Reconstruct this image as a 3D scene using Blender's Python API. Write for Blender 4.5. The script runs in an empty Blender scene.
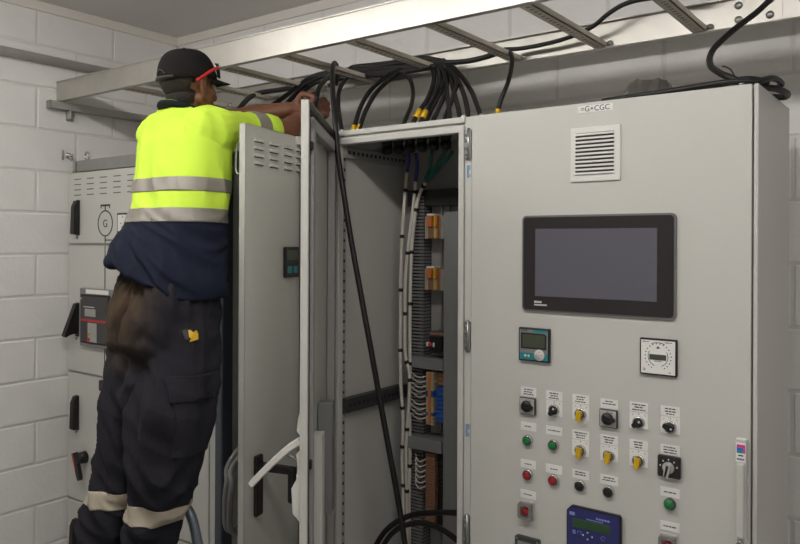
import bpy, bmesh, math, random
from mathutils import Vector, Matrix, noise
from mathutils.bvhtree import BVHTree

C = bpy.context.scene.collection
scene = bpy.context.scene

# ------------------------------------------------------------------ camera
FPX, YAW, ROLL, PPY, EYE = 745.0, math.radians(36.7), math.radians(0.25), 244.0, 1.657
cam = bpy.data.cameras.new('camera')
cam_ob = bpy.data.objects.new('camera', cam)
C.objects.link(cam_ob)
cam.sensor_fit = 'HORIZONTAL'
cam.sensor_width = 36.0
cam.lens = FPX / 800.0 * 36.0
cam.shift_y = -(272.0 - PPY) / 800.0
cam.clip_start = 0.02
d_ = Vector((-math.sin(YAW), math.cos(YAW), 0))
r0 = Vector((math.cos(YAW), math.sin(YAW), 0))
u0 = Vector((0, 0, 1))
r_ = r0 * math.cos(ROLL) + u0 * math.sin(ROLL)
u_ = u0 * math.cos(ROLL) - r0 * math.sin(ROLL)
mw = Matrix.Identity(4)
for i in range(3):
    mw[i][0], mw[i][1], mw[i][2] = r_[i], u_[i], -d_[i]
mw[2][3] = EYE
cam_ob.matrix_world = mw
scene.camera = cam_ob

# ------------------------------------------------------------------ world, exposure, lamp strength
w = bpy.data.worlds.new('world')
scene.world = w
w.use_nodes = True
w.node_tree.nodes['Background'].inputs[0].default_value = (0.5, 0.52, 0.55, 1)
w.node_tree.nodes['Background'].inputs[1].default_value = 0.02
scene.view_settings.view_transform = 'Standard'
scene.view_settings.look = 'None'
scene.view_settings.gamma = 1.0
scene.view_settings.use_curve_mapping = False
scene.view_settings.exposure = 0.0
TUBE_POWER = 27.5
BATTENS = ((-2.55, 0.66), (-1.2, 0.66), (0.15, 0.66))     # centres of the fluorescent battens, along x
CEIL = 2.808

# ------------------------------------------------------------------ materials
def lin(c):
    return tuple(((v / 255.0) / 12.92 if v / 255.0 <= 0.04045 else ((v / 255.0 + 0.055) / 1.055) ** 2.4) for v in c)

def mat(name, rgb, rough=0.5, metal=0.0, var=0.06, vscale=6.0, bump=0.0, bscale=60.0, emit=0.0, spec=0.5):
    m = bpy.data.materials.new(name)
    m.use_nodes = True
    nt = m.node_tree
    b = nt.nodes['Principled BSDF']
    b.inputs['Roughness'].default_value = rough
    b.inputs['Metallic'].default_value = metal
    b.inputs['Specular IOR Level'].default_value = spec
    col = lin(rgb)
    if var > 0:
        tc = nt.nodes.new('ShaderNodeTexCoord')
        n = nt.nodes.new('ShaderNodeTexNoise')
        n.inputs['Scale'].default_value = vscale
        n.inputs['Detail'].default_value = 4
        nt.links.new(tc.outputs['Object'], n.inputs['Vector'])
        mx = nt.nodes.new('ShaderNodeMix')
        mx.data_type = 'RGBA'
        mx.inputs[6].default_value = tuple(max(0, v * (1 - var)) for v in col) + (1,)
        mx.inputs[7].default_value = tuple(min(1, v * (1 + var)) for v in col) + (1,)
        nt.links.new(n.outputs['Fac'], mx.inputs[0])
        nt.links.new(mx.outputs[2], b.inputs['Base Color'])
    else:
        b.inputs['Base Color'].default_value = col + (1,)
    if bump > 0:
        tc2 = nt.nodes.new('ShaderNodeTexCoord')
        n2 = nt.nodes.new('ShaderNodeTexNoise')
        n2.inputs['Scale'].default_value = bscale
        n2.inputs['Detail'].default_value = 5
        nt.links.new(tc2.outputs['Object'], n2.inputs['Vector'])
        bp = nt.nodes.new('ShaderNodeBump')
        bp.inputs['Strength'].default_value = bump
        bp.inputs['Distance'].default_value = 0.01
        nt.links.new(n2.outputs['Fac'], bp.inputs['Height'])
        nt.links.new(bp.outputs['Normal'], b.inputs['Normal'])
    if emit > 0:
        b.inputs['Emission Color'].default_value = col + (1,)
        b.inputs['Emission Strength'].default_value = emit
    return m

M = {}
M['block'] = mat('painted_block', (231, 229, 227), 0.75, var=0.05, vscale=5, bump=0.25, bscale=45)
M['mortar'] = mat('painted_mortar', (220, 216, 213), 0.85, var=0.05, bump=0.25, bscale=60)
M['ceil'] = mat('ceiling_paint', (226, 223, 219), 0.9, var=0.03, vscale=2)
M['trim'] = mat('cornice_paint', (226, 221, 214), 0.7, var=0.03)
M['floor'] = mat('concrete_floor', (158, 160, 160), 0.6, var=0.15, vscale=3, bump=0.15)
M['cab'] = mat('cabinet_light_grey', (199, 198, 192), 0.42, var=0.02, vscale=3, bump=0.03, bscale=220)
M['cab_in'] = mat('cabinet_inside_shaded', (158, 156, 153), 0.5, var=0.03)  # cabinet grey darkened in colour to deepen the shade inside
M['seal'] = mat('black_rubber', (28, 28, 28), 0.7, var=0.1)
M['black'] = mat('black_plastic', (24, 23, 24), 0.4, var=0.1)
M['dark'] = mat('dark_grey_plastic', (62, 62, 64), 0.45, var=0.06)
M['plate'] = mat('switch_plate_grey', (176, 174, 170), 0.45, var=0.03)
M['upright'] = mat('shaded_blue_grey', (72, 78, 86), 0.45, var=0.05)  # shadow on the front post put into its colour
M['slot'] = mat('slot_grey', (96, 95, 92), 0.6, var=0.02)
M['midgrey'] = mat('mid_grey_plastic', (128, 128, 128), 0.5, var=0.05)
M['white'] = mat('white_plastic', (222, 220, 214), 0.5, var=0.02)
M['offwhite'] = mat('pale_grey_plastic', (205, 203, 198), 0.4, var=0.02)
M['cable'] = mat('black_cable', (22, 21, 21), 0.5, var=0.12, vscale=20)
M['yellow_tag'] = mat('yellow_tag', (232, 184, 30), 0.5, var=0.06)
M['chrome'] = mat('chrome', (205, 205, 205), 0.2, 1.0, var=0.03)
M['steel'] = mat('zinc_steel', (168, 168, 166), 0.38, 0.9, var=0.12, vscale=25)
M['galv'] = mat('galvanised_steel', (184, 181, 174), 0.36, 0.72, var=0.12, vscale=14, bump=0.04, bscale=30)
M['rung'] = mat('rung_zinc', (206, 198, 184), 0.6, 0.15, var=0.12, vscale=20)
M['strut'] = mat('dull_galvanised', (172, 170, 166), 0.5, 0.3, var=0.1, vscale=30)
M['pipe'] = mat('grey_conduit', (196, 193, 189), 0.5, var=0.04)
M['ink'] = mat('black_print', (38, 38, 40), 0.6, var=0)
M['label'] = mat('white_label', (232, 230, 226), 0.5, var=0.01)
M['bezel'] = mat('dark_bezel', (40, 36, 38), 0.3, var=0.04)
M['rim'] = mat('aluminium_rim', (120, 118, 117), 0.4, 0.3, var=0.04)
M['screen'] = mat('dark_screen_glass', (92, 92, 102), 0.22, var=0.05, vscale=4)
M['teal'] = mat('teal_face', (38, 132, 142), 0.45, var=0.03)
M['lcd'] = mat('lcd_green_grey', (70, 76, 62), 0.3, var=0.04)
M['lcdgreen'] = mat('lcd_dark_green', (46, 78, 44), 0.3, var=0.05)
M['blue'] = mat('navy_blue_face', (44, 46, 104), 0.4, var=0.05)
M['bluepale'] = mat('pale_blue_print', (140, 150, 205), 0.5, var=0)
M['green'] = mat('green_lens', (22, 118, 62), 0.3, var=0.08, vscale=60)
M['red'] = mat('red_lens', (158, 30, 38), 0.3, var=0.08, vscale=60)
M['yellow'] = mat('yellow_knob', (206, 166, 24), 0.4, var=0.06)
M['cream'] = mat('cream_terminal', (172, 158, 128), 0.5, var=0.06, vscale=40)
M['orange'] = mat('orange_terminal', (190, 112, 58), 0.5, var=0.06, vscale=40)
M['brown'] = mat('brown_terminal', (138, 100, 78), 0.5, var=0.08, vscale=40)
M['grey_t'] = mat('grey_terminal', (150, 146, 138), 0.5, var=0.06, vscale=40)
M['blue_t'] = mat('blue_relay', (42, 84, 160), 0.4, var=0.06, vscale=40)
M['bluecore'] = mat('blue_core', (36, 52, 120), 0.5, var=0.08)
M['greencore'] = mat('green_core', (28, 92, 78), 0.5, var=0.08)
M['wire'] = mat('white_wire', (206, 200, 190), 0.55, var=0.05, vscale=30)
M['redpl'] = mat('red_plastic', (196, 40, 46), 0.4, var=0.05)
M['clear'] = mat('smoky_clear_plastic', (158, 150, 146), 0.2, var=0.05)
M['clear'].node_tree.nodes['Principled BSDF'].inputs['Alpha'].default_value = 0.55
M['pink'] = mat('pink_print', (216, 60, 140), 0.5, var=0)
M['skyblue'] = mat('blue_print', (52, 120, 196), 0.5, var=0)
M['palesky'] = mat('pale_blue_print', (112, 148, 178), 0.5, var=0)
M['seagreen'] = mat('green_print', (40, 150, 120), 0.5, var=0)
M['film'] = mat('dark_plastic_film', (92, 88, 84), 0.25, var=0.3, vscale=18)
M['tubelight'] = mat('lit_diffuser', (254, 251, 247), 0.5, var=0, emit=TUBE_POWER)
# people
M['skin'] = mat('brown_skin', (126, 82, 60), 0.5, var=0.08, vscale=12, bump=0.05, bscale=120)
M['hiviz'] = mat('lime_yellow_fabric', (206, 240, 78), 0.8, var=0.04, vscale=9, bump=0.15, bscale=260, spec=0.2)
M['navy'] = mat('navy_fabric', (24, 29, 46), 0.85, var=0.12, vscale=9, bump=0.15, bscale=260, spec=0.2)
M['tape'] = mat('silver_tape', (140, 135, 126), 0.5, 0.15, var=0.12, vscale=16)
M['tape2'] = mat('pale_silver_tape', (176, 166, 148), 0.5, 0.1, var=0.12, vscale=16)
M['collar'] = mat('navy_rib', (24, 28, 36), 0.85, var=0.1, spec=0.2)
M['green_rib'] = mat('green_rib', (104, 148, 70), 0.85, var=0.1, spec=0.2)
M['capcloth'] = mat('black_cap_cloth', (34, 32, 31), 0.9, var=0.15, vscale=20, bump=0.2, bscale=300, spec=0.15)
M['hair'] = mat('dark_hair', (38, 30, 26), 0.8, var=0.25, vscale=90, bump=0.4, bscale=300)
M['eyewhite'] = mat('eye_white', (220, 215, 205), 0.3, var=0)
M['iris'] = mat('dark_iris', (40, 26, 18), 0.2, var=0)
M['lips'] = mat('lips', (140, 78, 66), 0.5, var=0.05)
M['boot'] = mat('brown_boot_leather', (84, 52, 38), 0.6, var=0.15, vscale=20)
M['sole'] = mat('dark_boot_sole', (30, 28, 27), 0.8, var=0.1)
M['lens'] = mat('dark_lens', (16, 20, 30), 0.1, var=0)
M['ladder'] = mat('blue_grey_tube', (140, 150, 162), 0.35, 0.5, var=0.08)

def trouser_material():
    m = mat('charcoal_trousers', (40, 39, 45), 0.9, var=0.18, vscale=7, bump=0.2, bscale=240, spec=0.15)
    nt = m.node_tree
    b = nt.nodes['Principled BSDF']
    src = b.inputs['Base Color'].links[0].from_socket
    tc = nt.nodes.new('ShaderNodeTexCoord')
    # dusty brown patch where the wearer has sat: soft-edged, worn into the cloth
    mp = nt.nodes.new('ShaderNodeMapping')
    mp.vector_type = 'TEXTURE'
    mp.inputs['Location'].default_value = STAIN
    mp.inputs['Scale'].default_value = (0.24, 0.24, 0.23)
    g = nt.nodes.new('ShaderNodeTexGradient')
    g.gradient_type = 'SPHERICAL'
    nt.links.new(tc.outputs['Object'], mp.inputs['Vector'])
    nt.links.new(mp.outputs['Vector'], g.inputs['Vector'])
    n = nt.nodes.new('ShaderNodeTexNoise')
    n.inputs['Scale'].default_value = 14
    n.inputs['Detail'].default_value = 5
    nt.links.new(tc.outputs['Object'], n.inputs['Vector'])
    mul = nt.nodes.new('ShaderNodeMath')
    mul.operation = 'MULTIPLY'
    nt.links.new(g.outputs['Fac'], mul.inputs[0])
    nt.links.new(n.outputs['Fac'], mul.inputs[1])
    ramp = nt.nodes.new('ShaderNodeMapRange')
    ramp.inputs[1].default_value = 0.04
    ramp.inputs[2].default_value = 0.5
    nt.links.new(mul.outputs[0], ramp.inputs[0])
    mx = nt.nodes.new('ShaderNodeMix')
    mx.data_type = 'RGBA'
    nt.links.new(ramp.outputs[0], mx.inputs[0])
    nt.links.new(src, mx.inputs[6])
    mx.inputs[7].default_value = lin((86, 70, 50)) + (1,)
    nt.links.new(mx.outputs[2], b.inputs['Base Color'])
    return m

# ------------------------------------------------------------------ mesh helpers
class MB:
    """collects shapes into one mesh; coordinates are given in world metres and stored relative to org"""
    def __init__(self, org=(0, 0, 0)):
        self.bm = bmesh.new()
        self.o = Vector(org)
        self.mi = 0
    def _add(self, verts, faces, smooth=False):
        vs = [self.bm.verts.new(Vector(v) - self.o) for v in verts]
        for f in faces:
            try:
                fc = self.bm.faces.new([vs[i] for i in f])
                fc.smooth = smooth
                fc.material_index = self.mi
            except ValueError:
                pass
        return vs
    def box(self, x0, x1, y0, y1, z0, z1, bev=0.0, seg=1):
        x0, x1 = min(x0, x1), max(x0, x1)
        y0, y1 = min(y0, y1), max(y0, y1)
        z0, z1 = min(z0, z1), max(z0, z1)
        t = bmesh.new()
        bmesh.ops.create_cube(t, size=1.0)
        for v in t.verts:
            v.co = Vector(((x0 + x1) / 2 + v.co.x * (x1 - x0), (y0 + y1) / 2 + v.co.y * (y1 - y0), (z0 + z1) / 2 + v.co.z * (z1 - z0)))
        if bev > 0:
            bev = min(bev, 0.45 * min(x1 - x0, y1 - y0, z1 - z0))
            bmesh.ops.bevel(t, geom=list(t.edges), offset=bev, segments=seg, profile=0.5, affect='EDGES')
        t.verts.ensure_lookup_table()
        for i, v in enumerate(t.verts):
            v.index = i
        self._add([v.co.copy() for v in t.verts], [[v.index for v in f.verts] for f in t.faces])
        t.free()
        return self
    def prism(self, pts, axis, a, b, smooth=False):
        """extrude a 2-D outline along an axis ('x','y','z') from a to b"""
        def p3(p, t):
            return {'x': (t, p[0], p[1]), 'y': (p[0], t, p[1]), 'z': (p[0], p[1], t)}[axis]
        n = len(pts)
        vs = [p3(p, a) for p in pts] + [p3(p, b) for p in pts]
        fs = [list(range(n))[::-1], [n + i for i in range(n)]]
        fs += [[i, (i + 1) % n, n + (i + 1) % n, n + i] for i in range(n)]
        self._add(vs, fs, smooth)
        return self
    def ring_tube(self, rings, closed=False, cap=True, smooth=True):
        n = len(rings[0])
        vs = [p for r in rings for p in r]
        fs = []
        k = len(rings)
        for i in range(k if closed else k - 1):
            j = (i + 1) % k
            for q in range(n):
                fs.append([i * n + q, i * n + (q + 1) % n, j * n + (q + 1) % n, j * n + q])
        if cap and not closed:
            fs.append([q for q in range(n)][::-1])
            fs.append([(k - 1) * n + q for q in range(n)])
        self._add(vs, fs, smooth)
        return self
    def cyl(self, p0, p1, r0, r1=None, n=16, smooth=True):
        r1 = r0 if r1 is None else r1
        p0, p1 = Vector(p0), Vector(p1)
        d = (p1 - p0).normalized()
        a = d.orthogonal().normalized()
        b = d.cross(a)
        rings = []
        for p, r in ((p0, r0), (p1, r1)):
            rings.append([p + a * r * math.cos(2 * math.pi * i / n) + b * r * math.sin(2 * math.pi * i / n) for i in range(n)])
        return self.ring_tube(rings, smooth=smooth)
    def lathe(self, c, d, prof, n=20):
        """prof: list of (distance along d, radius)"""
        c, d = Vector(c), Vector(d).normalized()
        a = d.orthogonal().normalized()
        b = d.cross(a)
        rings = [[c + d * h + (a * math.cos(2 * math.pi * i / n) + b * math.sin(2 * math.pi * i / n)) * max(r, 1e-5) for i in range(n)] for h, r in prof]
        return self.ring_tube(rings, smooth=True)
    def tube(self, pts, r, n=8, sub=6, closed=False):
        pts = smooth_path(pts, sub, closed)
        rad = r if callable(r) else (lambda t: r)
        rings = []
        prev = None
        k = len(pts)
        for i, p in enumerate(pts):
            if closed:
                t = (pts[(i + 1) % k] - pts[i - 1]).normalized()
            else:
                t = (pts[min(i + 1, k - 1)] - pts[max(i - 1, 0)]).normalized()
            if prev is None:
                a = t.orthogonal().normalized()
            else:
                a = (prev - t * prev.dot(t))
                a = a.normalized() if a.length > 1e-6 else t.orthogonal().normalized()
            prev = a
            b = t.cross(a)
            rr = rad(i / max(1, k - 1))
            rings.append([p + (a * math.cos(2 * math.pi * q / n) + b * math.sin(2 * math.pi * q / n)) * rr for q in range(n)])
        return self.ring_tube(rings, closed=closed)
    def sphere(self, c, r, n=16, axes=None):
        c = Vector(c)
        if not hasattr(r, '__len__'):
            r = (r, r, r)
        ax = axes or (Vector((1, 0, 0)), Vector((0, 1, 0)), Vector((0, 0, 1)))
        rings = []
        m = n // 2
        for i in range(m + 1):
            th = math.pi * (0.02 + 0.96 * i / m)
            rings.append([c + ax[0] * r[0] * math.sin(th) * math.cos(2 * math.pi * q / n) + ax[1] * r[1] * math.sin(th) * math.sin(2 * math.pi * q / n) - ax[2] * r[2] * math.cos(th) for q in range(n)])
        return self.ring_tube(rings)
    def mesh(self, name='mesh'):
        bmesh.ops.recalc_face_normals(self.bm, faces=list(self.bm.faces))
        me = bpy.data.meshes.new(name)
        self.bm.to_mesh(me)
        self.bm.free()
        return me

def smooth_path(pts, sub=6, closed=False):
    P = [Vector(p) for p in pts]
    if sub <= 1 or len(P) < 3:
        return P
    out = []
    k = len(P)
    for i in range(k if closed else k - 1):
        p0 = P[i - 1] if (i > 0 or closed) else P[0] * 2 - P[1]
        p1, p2 = P[i], P[(i + 1) % k]
        p3 = P[(i + 2) % k] if (i + 2 < k or closed) else P[-1] * 2 - P[-2]
        for s in range(sub):
            t = s / sub
            out.append(0.5 * ((2 * p1) + (p2 - p0) * t + (2 * p0 - 5 * p1 + 4 * p2 - p3) * t * t + (3 * p1 - p0 - 3 * p2 + p3) * t ** 3))
    if not closed:
        out.append(P[-1])
    return out

ORG = {}
def obj(name, mb, m, parent=None, loc=None, label=None):
    """links one mesh object; mb is an MB (already relative to its parent's origin) or a mesh"""
    me = mb.mesh(name) if isinstance(mb, MB) else mb
    o = bpy.data.objects.new(name, me)
    if m is not None:
        for x in (m if isinstance(m, (list, tuple)) else [m]):
            me.materials.append(x)
    C.objects.link(o)
    if parent is not None:
        o.parent = parent
    if loc is not None:
        o.location = loc
    if label:
        o['label'] = label
    return o

def tag(o, label, cat, group=None, kind=None):
    o['label'] = label
    if cat:
        o['category'] = cat
    if group:
        o['group'] = group
    if kind:
        o['kind'] = kind
    return o

def thing(name, label, cat, loc=(0, 0, 0), group=None):
    o = bpy.data.objects.new(name, None)
    o.empty_display_size = 0.1
    C.objects.link(o)
    o.location = loc
    return tag(o, label, cat, group)

def struct(name, mb, m, label, cat):
    o = obj(name, mb, m)
    tag(o, label, cat, kind='structure')
    return o

def text_mesh(s, size, depth=0.0004):
    cu = bpy.data.curves.new('text', 'FONT')
    cu.body = s
    cu.size = size
    cu.extrude = depth
    cu.align_x = 'CENTER'
    cu.align_y = 'CENTER'
    t = bpy.data.objects.new('text', cu)
    C.objects.link(t)
    dg = bpy.context.evaluated_depsgraph_get()
    me = bpy.data.meshes.new_from_object(t.evaluated_get(dg))
    bpy.data.objects.remove(t)
    bpy.data.curves.remove(cu)
    return me

# ------------------------------------------------------------------ the room
XL, YB, XR, YF = -3.513, 2.612, 1.7, -1.7
JD = 0.004                                   # depth of the painted-over joints
wl = struct('wall_left', MB().box(XL - 0.12, XL - JD, YF, YB + 0.12, 0, CEIL), M['mortar'], 'white painted block wall on the left, running past the switchboard', 'wall')
wb = struct('wall_back', MB().box(XL, XR, YB + JD, YB + 0.12, 0, CEIL), M['mortar'], 'white painted block wall behind the cabinets and the cable ladder', 'wall')
struct('wall_right', MB().box(XR, XR + 0.12, YF, YB + 0.12, 0, CEIL), M['mortar'], 'white wall to the right of the camera, out of view', 'wall')
struct('wall_front', MB().box(XL, XR, YF - 0.12, YF, 0, CEIL), M['mortar'], 'white wall behind the camera, out of view', 'wall')
struct('floor', MB().box(XL - 0.12, XR + 0.12, YF - 0.12, YB + 0.12, -0.1, 0), M['floor'], 'grey concrete floor of the switch room', 'floor')
struct('ceiling', MB().box(XL - 0.12, XR + 0.12, YF - 0.12, YB + 0.12, CEIL, CEIL + 0.1), M['ceil'], 'plain grey painted ceiling', 'ceiling')
struct('trim_1', MB().box(XL - 0.002, XL + 0.012, YF, YB, 2.762, CEIL, 0.002), M['trim'], 'pale square cornice along the top of the left wall', 'cornice')
struct('trim_2', MB().box(XL, XR, YB - 0.012, YB + 0.002, 2.762, CEIL, 0.002), M['trim'], 'pale square cornice along the top of the back wall', 'cornice')

def block_mesh(L, axis, seed):
    rnd = random.Random(seed)
    mb = MB()
    g, t = 0.009, 0.03
    if axis == 'y':
        mb.box(-t, 0, -L / 2 + g / 2, L / 2 - g / 2, -0.1 + g / 2, 0.1 - g / 2, 0.0045)
    else:
        mb.box(-L / 2 + g / 2, L / 2 - g / 2, 0, t, -0.1 + g / 2, 0.1 - g / 2, 0.0045)
    for v in mb.bm.verts:
        v.co += Vector((rnd.uniform(-1, 1), rnd.uniform(-1, 1), rnd.uniform(-1, 1))) * 0.0009
    me = mb.mesh('block')
    me.materials.append(M['block'])
    return me

def lay(parent, axis, lo, hi, joint, keep):
    cache = {}
    for k in range(14):
        off = joint if k % 2 else joint + 0.2
        n0 = math.floor((lo - off) / 0.4)
        a = off + 0.4 * n0
        i = 0
        while a < hi - 0.02:
            s, e = max(a, lo), min(a + 0.4, hi)
            if e - s > 0.03 and keep((s + e) / 2, k):
                key = (round(e - s, 3), i % 3)
                if key not in cache:
                    cache[key] = block_mesh(e - s, axis, hash(key) % 1000)
                o = bpy.data.objects.new('block', cache[key])
                C.objects.link(o)
                o.parent = parent
                m = (s + e) / 2
                jit = random.Random(int(m * 977) + k * 31).uniform(-0.0012, 0.0008)
                o.location = (XL + jit, m, 0.1 + 0.2 * k) if axis == 'y' else (m, YB - jit, 0.1 + 0.2 * k)
            a += 0.4
            i += 1
lay(wl, 'y', YF + 0.01, YB, 1.812, lambda m, k: m > -0.9 and (k >= 9 or m < 2.1))
lay(wb, 'x', XL, XR, -0.41, lambda m, k: k >= 9 or m > -0.75)

# fluorescent battens hanging under the ceiling, out of the frame
for i, (bx, by) in enumerate(BATTENS):
    t = thing('ceiling_light', ['lit fluorescent batten at the left end of the ceiling row', 'lit fluorescent batten in the middle of the ceiling row', 'lit fluorescent batten at the right end of the ceiling row'][i], 'lamp', (bx, by, CEIL - 0.06))
    obj('batten_body', MB().prism([(-0.04, 0.06), (0.04, 0.06), (0.05, 0.02), (-0.05, 0.02)], 'x', -0.63, 0.63), M['white'], t)
    obj('diffuser', MB().prism([(-0.05, 0.02), (0.05, 0.02), (0.05, -0.02), (0.03, -0.035), (-0.03, -0.035), (-0.05, -0.02)], 'x', -0.61, 0.61), M['tubelight'], t)

# ------------------------------------------------------------------ wall fittings
cp = obj('conduit', MB((XL, 0, 2.533)).cyl((XL + 0.021, -1.6, 2.533), (XL + 0.021, YB, 2.533), 0.021, n=20), M['pipe'], loc=(XL, 0, 2.533))
tag(cp, 'grey round conduit running along the left wall above the cable ladder', 'conduit')
for y in (0.4, 1.45, 2.35):
    mb = MB((XL, 0, 2.533)).box(XL, XL + 0.008, y - 0.012, y + 0.012, 2.50, 2.566, 0.002)
    mb.lathe((XL + 0.021, y - 0.008, 2.533), (0, 1, 0), [(0, 0.021), (0, 0.0235), (0.016, 0.0235), (0.016, 0.021)])
    obj('saddle', mb, M['pipe'], cp)

# strut channel that carries the end of the cable ladder
ORGs = (XL, 1.84, 2.325)
st = thing('support_channel', 'grey steel channel on the left wall under the end of the cable ladder', 'bracket', ORGs)
x0 = XL
prof = [(x0, 2.304), (x0 + 0.012, 2.304), (x0 + 0.012, 2.318), (x0 + 0.029, 2.318), (x0 + 0.029, 2.304), (x0 + 0.041, 2.304), (x0 + 0.041, 2.340), (x0, 2.340)]
mb = MB(ORGs)
mb.prism([(a, b) for a, b in prof], 'y', 1.862, 2.6)
obj('channel', mb, M['strut'], st)
obj('end_cap', MB(ORGs).box(x0 + 0.001, x0 + 0.042, 1.854, 1.863, 2.303, 2.341, 0.003), M['midgrey'], st)
mb = MB(ORGs)
mb.box(x0, x0 + 0.006, 1.955, 1.995, 2.255, 2.305, 0.002)
mb.box(x0, x0 + 0.045, 1.955, 1.961, 2.262, 2.305, 0.001)
lug = obj('fixing_lug', mb, M['strut'], st)
mb = MB(ORGs)
mb.cyl((x0 + 0.006, 1.98, 2.285), (x0 + 0.02, 1.98, 2.285), 0.011, n=6, smooth=False)
mb.cyl((x0 + 0.02, 1.98, 2.285), (x0 + 0.028, 1.98, 2.285), 0.005, n=8)
obj('bolt', mb, M['steel'], lug)
mb = MB((XL, 1.965, 2.09))
mb.box(XL, XL + 0.004, 1.935, 1.945, 2.062, 2.112, 0.001)
mb.lathe((XL, 1.968, 2.085), (1, 0, 0), [(0, 0.016), (0.004, 0.016), (0.004, 0.011), (0.018, 0.011), (0.018, 0.006), (0.04, 0.006), (0.041, 0.0)], n=6)
mb.cyl((XL + 0.012, 1.968, 2.085), (XL + 0.03, 1.97, 2.065), 0.006)
tag(obj('wall_anchor', mb, M['steel'], loc=(XL, 1.965, 2.09)), 'small metal anchor bolt in the block wall above the switchboard corner', 'bolt')

# ------------------------------------------------------------------ cable ladder
TF, TB, ZB, ZT = 1.905, 2.525, 2.343, 2.438          # front and back rail, underside and top
TX0, TX1 = -3.507, 0.9
tr = thing('cable_ladder', 'galvanised cable ladder running along the wall above the cabinets', 'cable ladder', (TX0, TF, ZB))
def rail(y, s):
    mb = MB((TX0, TF, ZB))
    # C-section: web outside, flanges turned inwards
    pr = [(y, ZB), (y + s * 0.026, ZB), (y + s * 0.026, ZB + 0.003), (y + s * 0.003, ZB + 0.003), (y + s * 0.003, ZT - 0.003), (y + s * 0.02, ZT - 0.003), (y + s * 0.02, ZT), (y - s * 0.004, ZT), (y - s * 0.004, ZT - 0.005), (y, ZT - 0.005)]
    if s < 0:
        pr = pr[::-1]
    mb.prism(pr, 'x', TX0, TX1)
    return obj('side_rail', mb, M['galv'], tr)
rail(TF, 1)
br = rail(TB, -1)
rx = -2.99
i = 0
while rx < 0.8:
    mb = MB((TX0, TF, ZB))
    mb.box(rx - 0.02, rx + 0.02, TF + 0.003, TB - 0.003, ZB + 0.003, ZB + 0.006)
    mb.box(rx - 0.02, rx - 0.017, TF + 0.003, TB - 0.003, ZB + 0.003, ZB + 0.023)
    mb.box(rx + 0.017, rx + 0.02, TF + 0.003, TB - 0.003, ZB + 0.003, ZB + 0.023)
    r = obj('rung', mb, M['rung'], tr)
    mb = MB((TX0, TF, ZB))
    for k in range(21):
        y = TF + 0.05 + k * 0.026
        mb.box(rx - 0.006, rx + 0.006, y - 0.004, y + 0.004, ZB + 0.002, ZB + 0.0035)
    obj('slots', mb, M['midgrey'], r)['kind'] = 'stuff'
    mb = MB((TX0, TF, ZB))
    mb.lathe((rx + 0.03, TB - 0.003, ZB + 0.016), (0, -1, 0), [(0, 0.012), (0.006, 0.012), (0.006, 0.008), (0.014, 0.007), (0.015, 0.0)], n=8)
    obj('bolt', mb, M['steel'], r)
    rx += 0.332
    i += 1
for xs, yy, sg in ((-0.585, TB - 0.003, -1),):
    mb = MB((TX0, TF, ZB))
    mb.box(xs, xs + 0.16, yy - 0.0035, yy, ZB + 0.006, ZT - 0.006)
    sp = obj('splice_plate', mb, M['galv'], tr)
    for bx_ in (0.035, 0.125):
        for bz in (0.025, 0.07):
            mb = MB((TX0, TF, ZB))
            mb.lathe((xs + bx_, yy - 0.0035, ZB + bz), (0, -1, 0), [(0, 0.012), (0.003, 0.012), (0.006, 0.009), (0.008, 0.004), (0.0085, 0)], n=12)
            obj('bolt', mb, M['steel'], sp)

# ------------------------------------------------------------------ shared cabinet pieces
FY, H, DEP = 1.968, 2.052, 2.39                # front plane of the doors, cabinet top, back of the cabinets

def rrect(x0, x1, z0, z1, r, n=5):
    pts = []
    for cx, cz, a0 in ((x1 - r, z1 - r, 0), (x0 + r, z1 - r, 90), (x0 + r, z0 + r, 180), (x1 - r, z0 + r, 270)):
        for i in range(n + 1):
            a = math.radians(a0 + 90 * i / n)
            pts.append((cx + r * math.cos(a), cz + r * math.sin(a)))
    return pts

def print_bars(org, x0, x1, ztop, n, y, h=0.0024, gap=0.0062, seed=1, lead=1.0):
    """small print too blurred to read: rows of word-long ink strokes"""
    rnd = random.Random(seed)
    mb = MB(org)
    for i in range(n):
        wd = (x1 - x0) * rnd.uniform(0.55, 1.0)
        a = (x0 + x1) / 2 - wd / 2
        e = a + wd
        while a < e - 0.002:
            l = min(rnd.uniform(0.004, 0.012), e - a)
            mb.box(a, a + l, y - 0.0003, y + 0.0002, ztop - i * gap - h, ztop - i * gap)
            a += l + 0.0018
    return mb

def cabinet_shell(root, org, x0, x1, open_front, y_front, wall=0.002, label=None):
    t = 0.02
    mb = MB(org)
    if open_front is None:
        mb.box(x0, x1, y_front, DEP, 0.06, H, 0.002)
    obj('body', mb, M['cab'], root)
    obj('plinth', MB(org).box(x0 + 0.01, x1 - 0.01, y_front + 0.03, DEP - 0.02, 0, 0.062, 0.002), M['dark'], root)

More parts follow.
